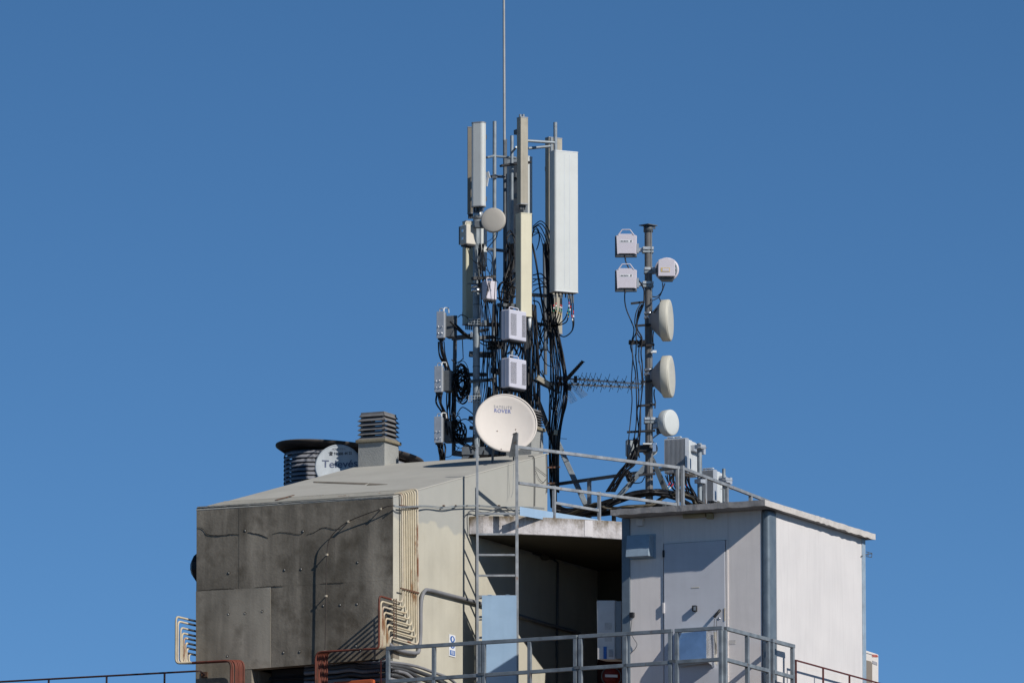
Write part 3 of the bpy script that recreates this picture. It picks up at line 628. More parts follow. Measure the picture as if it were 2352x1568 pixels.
# fan-coil hung on the cabin's left side
t = thing('boiler_unit', 'tall white boiler casing hung in the shade left of the cabin', 'boiler', BX(AL-.2, .2, BF(1400, 1515).z))
p = lambda x, y, b: BF(x, y, b)
bb_ = [p(1372, 1513, .15), p(1412, 1513, .15), p(1412, 1378, .15), p(1370, 1378, .15)]
obj('casing', MB().prism(bb_, VV*.3), M['acw'], t, bevel=.01)
obj('side_filler', MB().prism([p(1413, 1512, .17), p(1427, 1512, .17), p(1427, 1380, .17), p(1413, 1380, .17)], VV*.26), M['back_pan'], t)
obj('lower_cover', MB().prism([p(1372.5, 1513, .14), p(1411.5, 1513, .14), p(1411.5, 1487, .14), p(1372.5, 1487, .14)], VV*.009), M['acw'], t)
obj('blue_label', MB().prism([p(1386, 1512, .13), p(1393, 1512, .13), p(1393, 1484, .13), p(1386, 1484, .13)], VV*.008), M['sign_b'], t)
for k in range(6): obj('grille_slot', MB().prism([p(1398, 1507-k*3, .131), p(1408, 1507-k*3, .131), p(1408, 1505.6-k*3, .131), p(1398, 1505.6-k*3, .131)], VV*.008), M['ink_grey'], t)
for yy in (1437, 1464): obj('panel_mark', MB().prism([p(1389, yy+8, .148), p(1405, yy+8, .148), p(1405, yy-8, .148), p(1389, yy-8, .148)], VV*.001), M['boxroof_lt'], t)
# air conditioner behind the right back corner
t = thing('air_conditioner', 'white outdoor air conditioner with red lettering behind the cabin', 'air conditioner', BR(2004, 1580, .1))
AC = lambda x, y, o=.12: PL(x, y, B0+VV*(BB+.3)+VV*0-VV*0+VV*o*0, VV)
ap_ = B0+VV*(BB+.25)
def acp(x, y, o=0): return PL(x, y, W(2004, 1540, 112.0)+V3((.29, -.957, 0))*o, V3((.29, -.957, 0)))
obj('casing', MB().prism([acp(1975, 1640), acp(2018, 1648), acp(2018, 1502), acp(1975, 1488)], V3((-.29*.3, .957*.3, 0))), M['acw'], t, bevel=.012)
obj('grille', MB().prism([acp(1975, 1634, .006), acp(2003.5, 1634, .006), acp(2003.5, 1523, .006), acp(2001, 1518, .006), acp(1975, 1511, .006)], V3((-.0012, .0048, 0))), M['acgrille'], t)
obj('top_seam', MB().bar(acp(1976, 1494, .004), acp(2018, 1507, .004), .006, .004), M['ink_grey'], t)
text(t, 'TOSHIBA', acp(2002.6, 1507.5, .006), V3((.957, .29, 0)), Z, .038, M['red_ink'], .02, .42)
obj('data_label', MB().prism([acp(2004, 1523, .005), acp(2015, 1527, .005), acp(2015, 1520, .005), acp(2004, 1516, .005)], V3((-.001, .004, 0))), M['ink_grey'], t)
# tiny aerial seen past the right corner
t = thing('far_aerial', 'tiny folded aerial seen past the right back corner of the cabin', 'aerial', W(1996, 1275, 111.4))
for q in (((1989, 1266), (2003, 1270)), ((1989, 1272), (2003, 1271)), ((1989, 1277), (2002, 1279)), ((2003, 1269), (2002, 1280)), ((1994, 1267), (1994, 1278))):
    obj('rod', MB().tube([W(*q[0], 111.4), W(*q[1], 111.4)], .005, 5), M['galv_dark'], t)
obj('arm', MB().tube([W(1994, 1272, 111.4), W(1979, 1276, 111.0)], .008, 5), M['galv_dark'], t)
# ------------------------------------------------------------------ front railing
t = thing('front_railing', 'slate grey square tube railing along the terrace edge in front of the cabin', 'railing', fr(-2, 0, ZT))
T5 = .052
def RF(px, py): return PL(px, py, RC, VV)
def RS(px, py): return PL(px, py, RC, N)
def rail(pf, x0, y0, x1, y1, m='railp', th=T5, name='rail', par=None): return obj(name, MB().bar(pf(x0, y0+4.3), pf(x1, y1+4.3), th, th), M[m], par or t, bevel=.004)
zbot = ZT
tops = lambda x: 1484-(x-890)*.0613
mids = lambda x: 1559.5-(x-897)*.0668
secs = [(890, 1104), (1110, 1323), (1332, 1541), (1553, 1657)]
for a, b in secs:
    rail(RF, a-2, tops(a-2), b+3, tops(b+3)); rail(RF, a+5, mids(a+5), b-4, mids(b-4))
    for x in (a+1.5, (a+b)/2 if b < 1600 else None, b-1.5):
        if x is None: continue
        p1 = RF(x, tops(x)+9); obj('post', MB().bar(at(p1, zbot), p1, T5, T5, VV), M['railp'], t, bevel=.004)
for x in (1107, 1327.5, 1547):
    p1 = RF(x, mids(x)+2)-VV*.0; obj('clamp', MB().boxx(p1-VV*.03, N*.05, VV*.006, Z*.02), M['galv_dark'], t)
p1 = RF(1660.5, 1446)
topr = lambda x: 1437.5+(x-1664)*.263
midr = lambda x: 1509+(x-1664)*.262
for a, b in ((1666, 1766), (1772, 1823)):
    rail(RS, a, topr(a), b, topr(b)); rail(RS, a+1, midr(a), b-1, midr(b))
for x in (1665, 1716, 1764, 1774, 1820):
    p1 = RS(x, topr(x)+9); obj('post', MB().bar(at(p1, zbot), p1, T5, T5, VV), M['railp'], t, bevel=.004)
# red railing on the right
t = thing('red_railing', 'thin oxide red railing beside the sunlit cabin side wall', 'railing', at(RS(1900, 1560), ZT))
rr_ = lambda x: 1515.5+(x-1828)*.275
obj('rail', MB().bar(RS(1827, rr_(1827)), RS(2075, rr_(2075)), .02, .02), M['redrail'], t)
for x in (1828, 1890.5, 1951, 2012, 2070):
    p1 = RS(x, rr_(x)); obj('post', MB().bar(at(p1, ZT), p1, .022, .022, VV), M['redrail'], t)
# rusty railing on the left
t = thing('rusty_railing', 'thin rusty railing running out of the frame left of the concrete block', 'railing', at(PS(250, 1600, -.25), ZT))
lr = lambda x: 1540-(x-450)*.0545 if x < 450 else 1540
obj('rail', MB().tube([PS(-260, lr(-260), -.25), PS(446, 1540.5, -.25), PS(459, 1540, -.25), PS(470, 1548, -.02)], .014, 8), M['rustrail'], t)
for x in (-150, -20, 112, 245, 378):
    p1 = PS(x, lr(x), -.25); obj('post', MB().bar(at(p1, ZT), p1, .022, .022, VV), M['rustrail'], t)
obj('wall_plate', MB().boxx(PS(470, 1549, -.012), N*.05, VV*.008, Z*.045), M['bracket'], t)
# ------------------------------------------------------------------ ladder with blue sheet
YL = 111.5
t = thing('roof_ladder', 'galvanised steel ladder rising from the terrace past the canopy edge', 'ladder', at(W(1140, 1568, YL), ZT))
obj('stile', MB().bar(at(W(1097.5, 1300, YL), ZT), W(1096, 1020, YL), .036, .05, V3((0, 1, 0))), M['laddp'], t, bevel=.003)
obj('stile', MB().bar(at(W(1188, 1300, YL), ZT), W(1187, 1022, YL), .044, .05, V3((0, 1, 0))), M['laddp'], t, bevel=.003)
for y in [1179+47.4*k for k in range(9)]:
    obj('rung', MB().bar(W(1099, y, YL), W(1185, y, YL), .03, .03), M['laddp'], t, bevel=.003)
obj('top_strap', MB().bar(W(1194, 1176, YL+.12), W(1187, 1176, YL), .03, .02), M['laddp'], t)
for y in (1374, 1423): obj('wall_stay', MB().bar(W(1096, y, YL), W(1110, y-1, YL-.02), .02, .02), M['laddp'], t)
obj('climb_guard', MB().prism([W(1107, 1700, YL-.05), W(1186.5, 1700, YL-.05), W(1186.5, 1366.5, YL-.05), W(1107, 1366.5, YL-.05)], V3((0, .004, 0))), M['bluesheet'], t, label='pale blue sheet fixed over the lower rungs')
for x in (1125, 1166): obj('hook', MB().boxx(W(x, 1366.5, YL-.03), V3((.03, 0, 0)), V3((0, .02, 0)), Z*.008), M['bluesheet'], t)
# ------------------------------------------------------------------ guard rails of the upper walkway
t = thing('walkway_railing', 'galvanised guard rail running from the ladder head across the canopy', 'railing', at(W(1376, 1190, 112.8), zslabtop))
def y1(px): return YL+(px-1187)/158*.98*1.0
def wp(px, py): return W(px, py, y1(px))
def tr(x): return 1022.5+(x-1187)*.1285
def lw(x): return 1105+(x-1190)*.137
obj('rail', MB().bar(wp(1186, tr(1186)+3.5), wp(1560, tr(1560)+3.5), .045, .045), M['laddp'], t, bevel=.003)
obj('rail', MB().bar(wp(1191, lw(1191)+3.5), wp(1553, lw(1553)+3.5), .042, .042), M['laddp'], t, bevel=.003)
for x, ya, yb in ((1272.5, 1115, 1300), (1376, 1129, 1300), (1556, 1071, 1300)):
    p1 = wp(x, ya); obj('post', MB().bar(at(p1, zslabtop), p1, .045, .045, VV), M['laddp'], t, bevel=.003)
obj('rail', MB().bar(wp(1275, 1154.5), wp(1374, 1171.5), .04, .04), M['laddp'], t, bevel=.003)
obj('toe_board', MB().prism([wp(1194, 1183), wp(1430, 1224), wp(1430, 1201.5), wp(1194, 1163)], V3((.004, .006, 0))), M['bluesheet'], t, label='pale blue sheet metal toe board')
def y2(px): return 113.9-(px-1550)/158*-0.0+(1550-px)/158*.75*-1*-1
bk0, bk1 = W(1275, 1112, 115.6), W(1553, 1073, 114.0)
obj('rail', MB().bar(bk0, bk1, .045, .045), M['galv_dark'], t)
p1 = bk0+(bk1-bk0)*.285; obj('post', MB().bar(at(p1, zslabtop), p1, .05, .05, VV), M['laddp'], t)
obj('post', MB().bar(at(bk0, zslabtop), bk0, .04, .04, VV), M['galv_dark'], t)
t = thing('back_railing', 'galvanised guard rail descending behind the cabin roof to the right', 'railing', at(W(1660, 1150, 115.5), zslabtop))
def y3(px): return 113.8+(px-1565)/156*2.7
def wq(px, py): return W(px, py, y3(px))
tq = lambda x: 1071+(x-1563)*.388
obj('rail', MB().bar(wq(1566, tq(1566)+2), wq(1765, tq(1765)+2), .045, .045), M['laddp'], t, bevel=.003)
for x in (1567.5, 1619, 1669, 1724):
    p1 = wq(x, tq(x)-(4 if x < 1570 else -4)); obj('post', MB().bar(at(p1, zslabtop), p1, .05, .05, VV), M['laddp'], t, bevel=.003)
# ------------------------------------------------------------------ painted pipes on the concrete house
PR = .0155
t = thing('pipe_bundle', 'eight cream and rust pipes bent over the roof edge down the wall corner', 'pipes', PW(930, 1400, .05), 'painted pipe bundles')
topx = [921.5, 926, 930.5, 936, 940.5, 945, 950, 957]
botx = [925, 929.3, 935.2, 940.3, 945.4, 950.6, 955.7, 960]
hy = [1378.7, 1389.7, 1401.4, 1413, 1425.6, 1438.8, 1450.5, 1465]
lx = [870.7, 874.4, 878, 881.5, 885, 889, 892.5, 896]
mats_ = ['pipeold', 'pipecream', 'pipeold', 'pipecream', 'pipecream', 'pipecream', 'pipecream', 'pipeold']
wd = .05
lxL = [404.3, 408.6, 414.7, 417.8, 422, 425.7, 428.8, 433.6]
lyL = [1414.9, 1425.8, 1440.5, 1452.7, 1463.7, 1475.3, 1486.9, 1499.7]
for i in range(8):
    top = PW(topx[i], 1122, wd); s_t = (top-O).dot(VV); zt_ = roofz(s_t)+.02
    v1 = PW(botx[i], hy[i]+(botx[i]-908.8)*.29, wd)
    top = F((v1-O).dot(VV)*.4+s_t*.6, wd, zt_)
    h1 = PW(lx[i], hy[i]-(908.8-lx[i])*.29, wd)
    sl_ = (h1-O).dot(VV); low = at(h1, zat(h1, 1487+ (7-i)*.2))
    wEnd = -.955; out = F(sl_, wEnd, low.z); dn_ = F(sl_, wEnd, ZT)
    roofL = F(s_t, wl+.10, zt_); 
    path = [roofL, top, v1, h1, low, out, dn_]
    m_ = M['piperust'] if i == 0 else M[mats_[i]]
    rk = top+(roofL-top).normalized()*.12
    obj('roof_run', MB().tube([roofL, rk], PR*.8, 8), M['pipegrey'], t)
    mb = MB().tube(bend([rk, top, v1, v1+(h1-v1)*.5], .09), PR, 8)
    obj('pipe', mb, M['pipecream' if i not in (0, 7) else 'pipeold'], t)
    mb = MB().tube(bend([v1+(h1-v1)*.5, h1, low, low+(out-low)*.12], .075), PR, 8); obj('pipe_bend', mb, m_, t)
    mb = MB().tube(bend([low+(out-low)*.12, out, dn_], .10), PR, 8); obj('pipe_run', mb, M['piperust'], t, label='rust brown lower run of pipe')
for y, xa, xb in ((1162, 918, 961), (1352, 920, 963)):
    obj('pipe_clamp', MB().bar(PW(xa, y-2, .078), PW(xb, y+9 if y > 1200 else y+4, .078), .006, .022), M['bracket'], t)
for k in range(2): obj('pipe_clamp', MB().bar(PW(905+k*5, 1374, .078), PW(905+k*5, 1466, .078), .014, .006), M['bracket'], t)
obj('roof_clip', MB().bar(F(.15, wl*.62, roofz(.15)+.045), F(.72, wl*.62, roofz(.72)+.045), .03, .01), M['bracket'], t)
t = thing('pipe_bundle', 'cream and rust pipes looping out past the left edge of the concrete wall', 'pipes', PS(425, 1480, -.2), 'painted pipe bundles')
for i in range(8):
    pw_ = O+N*(wl-.05)
    h1 = PL(lxL[i], lyL[i], pw_, N); sl_ = (h1-O).dot(VV); low = at(h1, zat(h1, 1523))
    back = F(.35, wl-.05, h1.z)
    e_ = PL(545, 1515, O+VV*sl_, VV); we = -2.325
    out = F(sl_, we, low.z); dn_ = F(sl_, we, ZT)
    obj('pipe', MB().tube(bend([back, h1, low, low+(out-low)*.3], .075), PR, 8), M['pipecream' if i in (0, 3, 5, 7) else 'pipeold'], t)
    obj('pipe_run', MB().tube(bend([low+(out-low)*.3, out, dn_], .10), PR, 8), M['piperust'], t, label='rust brown lower run of pipe')
    obj('sleeve', MB().tube([F(.02, wl-.05, h1.z), F(-.17, wl-.05, h1.z)], PR+.001, 8), M['hose'], t)
# wire with standoffs on the front face, continuing along the side wall
t = thing('standoff_cable', 'thin cable on standoff pins curving down the dark concrete face', 'cable', PS(750, 1490, -.07))
pins = [(875, 1168), (800, 1197), (751, 1273), (749, 1368), (746.6, 1495)]
wpts = [PS(906, 1160.5, -.05), PS(890, 1162, -.08), PS(875, 1168, -.08), PS(838, 1181, -.08), PS(800, 1197, -.08), PS(774, 1216, -.08), PS(756, 1240, -.08), PS(751, 1273, -.08), PS(749.5, 1320, -.08), PS(749, 1368, -.08), PS(748, 1430, -.08), PS(746.6, 1495, -.08), PS(746, 1530, -.08)]
obj('cable', MB().tube(cat(wpts, 5), .007, 6), M['wire'], t)
for x, y in pins:
    obj('standoff', MB().tube([PS(x+1.5, y-1, 0), PS(x, y, -.087)], .008, 6), M['bracket'], t)
    obj('clip', MB().boxx(PS(x, y, -.082), N*.014, VV*.012, Z*.014), M['pipeold'], t)
t = thing('wall_cable_pair', 'pair of thin grey cables clipped along the upper side wall', 'cable', PW(1060, 1165, .05))
for dy, dw in ((0, .06), (2.5, .05)):
    obj('cable', MB().tube(cat([PW(905, 1160+dy, .05), PW(925, 1163+dy, .10), PW(958, 1161+dy, .10), PW(985, 1161+dy, dw), PW(1020, 1164+dy*1.5, dw), PW(1050, 1161+dy, dw), PW(1100, 1160+dy, dw), PW(1150, 1163.5+dy, dw), PW(1200, 1163+dy, dw), PW(1250, 1166+dy, dw)]), .006, 6), M['galv'], t)
for x in (1021, 1049, 1148): obj('clip', MB().bar(PW(x, 1161, 0), PW(x-3, 1160, .07), .02, .014), M['bracket'], t)
t = thing('loose_wires', 'loose thin wires trailing over the canopy edge behind the ladder', 'cable', PW(1150, 1175, .05))
for q in ([(1075, 1176), (1085, 1171), (1105, 1180), (1120, 1176), (1140, 1168), (1165, 1165), (1185, 1175), (1200, 1183), (1225, 1187)], [(1075, 1230), (1073, 1200), (1075, 1178), (1090, 1173), (1110, 1176), (1130, 1173), (1150, 1163)], [(1160, 1166), (1175, 1172), (1190, 1177), (1215, 1184)]):
    obj('wire', MB().tube(cat([PW(x, y, .05+.03*random.random()) for x, y in q]), .006, 5), M['galv_dark'], t)
t = thing('hanging_wires', 'two thin wires hanging from the feed arm of the big cream dish', 'cable', W(1180, 1100, 113))
for q in ([(1182, 1048), (1180, 1070), (1179, 1100), (1178, 1128), (1174, 1142)], [(1184, 1048), (1186, 1070), (1191, 1090), (1192, 1105), (1188, 1122)]):
    obj('wire', MB().tube(cat([W(x, y, 112.95) for x, y in q]), .004, 5), M['whip'], t)
t = thing('gable_cables', 'dark cables running down the right end of the grey gable wall', 'cable', PW(1228, 1160, .02))
for q in ([(1214, 1047), (1226, 1050), (1228, 1080), (1228.5, 1120), (1228, 1162)], [(1256, 1042), (1257, 1080), (1257.5, 1110), (1256, 1131)], [(1230, 1072), (1240, 1080), (1256, 1092)], [(1230, 1080), (1238, 1098), (1248, 1107), (1256, 1098)]):
    obj('cable', MB().tube(cat([PW(x, y, .02) for x, y in q]), .008 if q[0][0] < 1229 or q[0][0] > 1250 else .004, 5), M['hose'], t)
# hoses around the lower corner
t = thing('hose_bundle', 'row of dark corrugated hoses leaving the service opening round the wall corner', 'hoses', PW(905, 1545, .1))
for k, (ya, pts_) in enumerate([(1519, [(898, 1520), (930, 1524), (962, 1531), (995, 1543), (1030, 1556), (1050, 1572)]), (1526, [(900, 1527), (935, 1533), (968, 1545), (990, 1553), (1010, 1564), (1030, 1580)]), (1538, [(905, 1539), (930, 1545), (950, 1560), (970, 1572), (1000, 1585)]), (1549, [(905, 1550), (925, 1556), (950, 1569), (980, 1585)]), (1560, [(900, 1560), (930, 1570), (955, 1585)]), (1530, [(900, 1533), (932, 1540), (957, 1552), (985, 1566), (1010, 1580)])]):
    fr_pts = [PS(x, ya+dy+random.uniform(-2, 2), .16) for x, dy in ((700, 9), (735, 6), (770, 4), (805, -1), (835, 2))]+[PS(870, ya+1, -.06), PS(888, ya, -.13)]
    pth = cat(fr_pts+[PW(x, y, .075) for x, y in pts_], 6)
    obj('hose', MB().tube(pth, .030 if k not in (0,) else .022, 9), M['hose'] if k % 2 else M['greypipe'], t)
    if k in (1, 2, 3):
        mb = MB()
        for q in range(26, 44):
            j = min(len(pth)-2, q)
            for h in (0, .33, .66):
                c = pth[j].lerp(pth[j+1], h); d = (pth[j+1]-pth[j]).normalized(); mb.lathe([(.030, -.004), (.034, 0), (.030, .004)], c, d, 9)
        obj('corrugation', mb, M['hose'], t, kind='stuff')
tag(obj('stay_post', MB().tube([at(PS(875, 1560, -.3), ZT), PS(875, 1515, -.3), PS(884, 1512, -.3)], .010, 6), M['redrail']), 'thin rusty stay post in front of the dark hoses', 'post')
tag(obj('orange_beam', MB().bar(PS(770, 1571, -.2), PS(858, 1564, -.2), .12, .06), M['orange'], bevel=.01), 'red orange beam lying below the dark hoses', 'beam')
# ------------------------------------------------------------------ mast helpers
def S(px, Y): return px*Y/FP                     # pixels at depth to metres
def pole(par, x0, y0_, x1, y1_, Y, wpx, m='galv', name='pole', n=12, Yb=None):
    return obj(name, MB().tube([W(x0, y0_, Y), W(x1, y1_, Yb or Y)], S(wpx/2, Y), n), M[m], par)
def tube3(par, pts, r, m, name='tube', n=8): return obj(name, MB().tube([W(*p) for p in pts], r, n), M[m], par)
def cab(par, pts, r=.009, m='blackp', k=5, name='cable', n=6):
    return obj(name, MB().tube(cat([W(*p) for p in pts], k), r, n), M[m], par)
# --- main tower
T = thing('antenna_tower', 'cluster of galvanised tower poles and beams standing behind the roof ridge', 'mast', W(1150, 1200, 115.4))
YM = 115.4
pole(T, 1094.5, 478, 1094, 1200, 115.2, 17)
for y in (700, 842, 905): obj('pole_seam', MB().lathe([(S(9, 115.2), -.006), (S(9, 115.2), .006)], W(1094.2, y, 115.2), Z, 14), M['galv_dark'], T)
pole(T, 1136, 279, 1134.5, 1180, 116.0, 9.2)
pole(T, 1175.8, 312, 1174.5, 1180, 116.0, 8.4)
pole(T, 1275.3, 281.5, 1277, 560, 115.7, 9.4)
pole(T, 1266, 316, 1266, 560, 116.1, 8)
pole(T, 1045.8, 725, 1042, 1040, 115.6, 9.6, 'galv_dark')
pole(T, 1160, 320, 1160, 1180, 116.4, 9.5, 'galv_dark')
pole(T, 1211, 690, 1213, 1180, 115.6, 17, 'galv_dark')
pole(T, 1277, 860, 1276, 1190, 115.6, 7)
pole(T, 1250, 560, 1253, 860, 116.2, 8, 'galv_dark')
pole(T, 1159, 706, 1158, 1180, 115.3, 7)
def arm(x0, y0_, Y0, x1, y1_, Y1, w_, m='galv', name='cross_arm'):
    return obj(name, MB().tube([W(x0, y0_, Y0), W(x1, y1_, Y1)], S(w_/2, YM), 10), M[m], T)
def beam(x0, y0_, x1, y1_, Y0, Y1, h, m='galv_dark', d=.05, name='beam'):
    return obj(name, MB().bar(W(x0, y0_, Y0), W(x1, y1_, Y1), S(h, YM), d, V3((0, 1, 0))), M[m], T, bevel=.004)
arm(1208, 323.5, 115.5, 1277, 328, 115.7, 7); arm(1214, 341, 116, 1266, 336, 116.1, 7)
arm(1118, 362, 115.8, 1136, 358, 116, 6); arm(1136, 359, 116, 1185, 363, 116, 6)
arm(1176, 350, 116, 1186, 338, 115.8, 5)
arm(1222, 677, 115.6, 1262, 680, 115.9, 9); arm(1215, 868, 115.4, 1285, 902, 115.6, 6, 'galv_dark')
beam(1150, 381, 1218, 373, 115.7, 116.2, 5, 'black'); beam(1128, 405, 1158, 406, 115.9, 116.2, 5); beam(1118, 572, 1158, 576, 115.9, 116.2, 6)
beam(1040, 777, 1094, 770, 115.6, 115.2, 10); beam(1086, 777, 1134, 774, 115.2, 115.4, 8); beam(1100, 745, 1150, 746, 115.3, 115.5, 9)
beam(1102, 760, 1120, 757, 115.3, 115.4, 6); beam(1078, 813, 1128, 815, 115.4, 115.3, 13); beam(1124, 790, 1158, 788, 115.1, 115.3, 12, 'black')
beam(1080, 876, 1137, 871, 115.1, 115.3, 7); beam(1071, 860, 1117, 860, 115.3, 115.2, 8, 'black'); beam(1042, 1013, 1096, 1008, 115.6, 115.2, 11)
beam(1084, 640, 1138, 636, 114.9, 115.1, 7, 'black', name='cable_ladder'); beam(1130, 850, 1152, 856, 115.1, 115.3, 13, 'black', name='cable_ladder')
beam(1144, 700, 1185, 702, 115.3, 115.6, 8); beam(1040, 1040, 1100, 1046, 115.5, 115.2, 12); beam(1078, 960, 1100, 961, 115.3, 115.2, 9, 'black'); beam(1080, 982, 1100, 984, 115.3, 115.2, 8, 'black')
beam(1075, 651, 1075+30, 652, 115.0, 115.1, 1.5); beam(1120, 800, 1150, 798, 115.3, 115.5, 6, 'black'); beam(1230, 743, 1268, 748, 115.8, 116, 7, 'black')
for q in ((1229, 905, 1275, 1025, 115.5, 115.9, 12, 'galv_dark'), (1276, 1005, 1346, 1160, 115.9, 115.3, 12, 'galv')): beam(*q, d=.07, name='brace')
beam(1098, 1012, 1060, 1062, 115.2, 115.2, 12, 'galv_dark', .06, 'brace'); beam(1213, 1000, 1180, 1060, 115.5, 115.4, 12, 'galv_dark', .06, 'brace')
for x in range(5): beam(1100+x*22, 1000+x*6, 1118+x*22, 1052-x*2, 115.5, 115.8, 6, 'black', name='lattice_bar')
obj('base_frame', MB().box(W(1145, 1040, 115.4), 1.1, .5, .12), M['galv_dark'], T)
for z_ in (0, 1): obj('pole_foot', MB().box(W(1277-z_*180, 1188, 115.4), .25, .25, .03), M['galv_dark'], T)
def clampf(par, cx, cy, Y, wpx, hpx, m='galv'):   # ladder-like bolted clamp round a pole
    c = W(cx, cy, Y-.06); w_ = S(wpx, Y); h_ = S(hpx, Y)
    for k in range(5): obj('clamp_plate', MB().box(c+V3((w_*(k/4-.5), 0, 0)), .012, .05, h_), M[m], par)
    for dz in (-.4, 0, .4): obj('clamp_bolt', MB().tube([c+V3((-w_*.55, -.02, dz*h_)), c+V3((w_*.55, -.02, dz*h_))], .006, 6), M['galv_lt'], par)
clampf(T, 1090, 739, 115.2, 27, 15); clampf(T, 1090, 916, 115.2, 27, 16); clampf(T, 1112, 742, 115.2, 10, 12)
for x, y, w_, h_ in ((1090, 985, 4, 24), (1083, 768, 5, 12)):
    obj('slotted_plate', MB().box(W(x, y, 115.08), S(w_, YM), .01, S(h_, YM)), M['galv_lt'], T)
    for k in range(3): obj('slot', MB().box(W(x, y-h_*.3+k*h_*.3, 115.07), .008, .004, .012), M['black'], T)
for x, y in ((1123, 575), (1123, 733), (1130, 408)): 
    for k in (0, 4): tube3(T, [(x-3, y+k, 115.7), (x+9, y+k-1, 115.7)], .004, 'galv_dark', 'threaded_rod', 5)
t = thing('whip_antenna', 'very tall thin whip aerial rising out of the top of the frame', 'aerial', W(1159, 600, 116.3))
obj('lower_tube', MB().tube([W(1160, 600, 116.3), W(1158.5, 322, 116.3)], S(3.4, 116.3), 10), M['galv_dark'], t)
obj('upper_tube', MB().tube([W(1158.5, 322, 116.3), W(1157, -60, 116.3), W(1156.4, -300, 116.3)], S(3.4, 116.3), 10, r2=S(2.0, 116.3)), M['whip'], t)
# --- sector panels
def rr(c, sd, nr, w_, d, r, k=4):
    pts = []
    for sx, sy, a0 in ((1, 1, 0), (-1, 1, 90), (-1, -1, 180), (1, -1, 270)):
        for j in range(k+1):
            q = math.radians(a0+90*j/k); pts.append(c+sd*(sx*(w_/2-r)+r*math.cos(q))+nr*(sy*(d/2-r)+r*math.sin(q)))
    return pts
def panel(label, cx, ytop, ybot, Y, w_, d, yaw, m, caps='back_pan', rnd=.02, tilt=0.0, group='sector antenna panels', seam=False, brackets=True):
    a = math.radians(yaw); nrm = V3((math.sin(a), -math.cos(a), 0)); side_ = V3((math.cos(a), math.sin(a), 0))
    c0 = W(cx, ybot, Y); c1 = at(c0, zat(c0, ytop)); t = thing('sector_antenna', label, 'antenna', c0, group)
    ctr = (c0+c1)/2; h = (c1-c0).length
    lean = nrm*tilt
    def bx(o, hw, hd, hh): return MB().boxx(o, side_*hw, nrm*hd, (Z*hh+lean*hh/(h/2)))
    obj('radome', MB().prism(rr(c0+Z*.018, side_, nrm, w_, d, rnd), Z*(h-.036)), M[m], t)
    obj('end_cap', MB().prism(rr(c0+Z*(h-.0175), side_, nrm, w_+.006, d+.006, rnd), Z*.016), M[caps], t)
    obj('end_cap', MB().prism(rr(c0, side_, nrm, w_+.006, d+.006, rnd), Z*.0175), M[caps], t)
    obj('back_channel', bx(ctr-nrm*(d/2+.012), w_*.3, .012, h/2-.08), M['galv_dark'], t)
    if seam:
        for q in (-.1, .12): obj('radome_seam', bx(ctr+nrm*(d/2+.0005)+side_*w_*q, .0025, .001, h/2-.06), M['alu'], t)
    if brackets:
        for f in (.12, .85): obj('mount_bracket', MB().boxx(c0+Z*h*f-nrm*(d/2+.07), side_*.045, nrm*.06, Z*.035), M['galv_dark'], t)
    n_ = 6
    for k in range(n_): obj('connector', MB().tube([c0-lean+side_*w_*(k/(n_-1)-.5)*.7+Z*.0, c0-lean+side_*w_*(k/(n_-1)-.5)*.7-Z*.07], .011, 8), M['galv_dark' if k % 2 else 'black'], t)
    return t
panel('pale grey sector panel at the upper left of the tower', 1099.5, 281.5, 476, 114.9, .205, .135, -24, 'wht_pan', rnd=.045)
panel('narrow tan panel seen edge-on behind the pale upper left one', 1082.5, 292, 492, 115.9, .11, .09, -8, 'tan_dark', 'back_pan', .01)
panel('olive cream sector panel on the left side below the white radio box', 1081, 509, 747, 115.7, .23, .13, 28, 'olive_pan', 'back_pan', .02)
panel('dirty tan sector panel, topmost in the centre of the tower', 1200, 270, 471, 115.0, .13, .13, 28, 'tan_pan', 'back_pan', .012)
panel('long cream yellow sector panel in the centre of the tower', 1203, 491, 728.5, 114.9, .19, .18, 27, 'cream_pan', 'cream_pan', .014)
panel('widest and tallest pale sector panel at the right of the tower', 1295.2, 349, 672.5, 115.3, .405, .20, 26, 'wht_pan', 'alu_lt', .035, seam=True)
panel('shaded grey sector panel turned away behind the two central ones', 1193, 362, 661, 116.9, .40, .13, 150, 'wht_pan', 'alu_lt', .02)
panel('long weathered panel standing behind the wide pale right-hand one', 1272, 317, 767, 116.6, .24, .12, 30, 'tan_pan', 'back_pan', .012)
panel('slim white panel low between the left pole and the round disc', 1109, 515, 612, 115.5, .11, .10, 20, 'wht_pan', 'back_pan', .02)
for x, y in ((1195, 266), (1202, 266)): tag(obj('top_bracket', MB().tube([W(x, y+3, 114.98), W(x, y-3, 114.98)], .02, 8), M['galv']), ('left' if x < 1200 else 'right')+' of the two bolt brackets on top of the dirty tan panel', 'bracket', 'bolts on top of the tan panel')
t = thing('tilt_bracket', 'scissor tilt bracket beside the pale upper left panel', 'bracket', W(1120, 430, 115.2))
obj('link', MB().bar(W(1119, 395, 115.2), W(1123, 410, 115.2), .05, .02), M['alu_lt'], t); obj('link', MB().bar(W(1120, 408, 115.15), W(1117, 428, 115.15), .035, .02), M['alu_lt'], t)
obj('arm', MB().bar(W(1120, 406, 115.3), W(1140, 407, 115.9), .03, .03), M['galv_dark'], t); obj('plate', MB().box(W(1115, 412, 115.15), .01, .03, .24), M['galv_dark'], t)
# adaptor sleeve at the top of the left pole
tag(obj('pole_adaptor', MB().lathe([(.0, .0), (.075, 0), (.075, .1), (.045, .12), (.045, .22), (.085, .26), (0, .26)], W(1098, 503, 115.0), Z, 20), M['galv_lt']), 'bright cylindrical adaptor between the left pole and its top panel', 'pole adaptor')
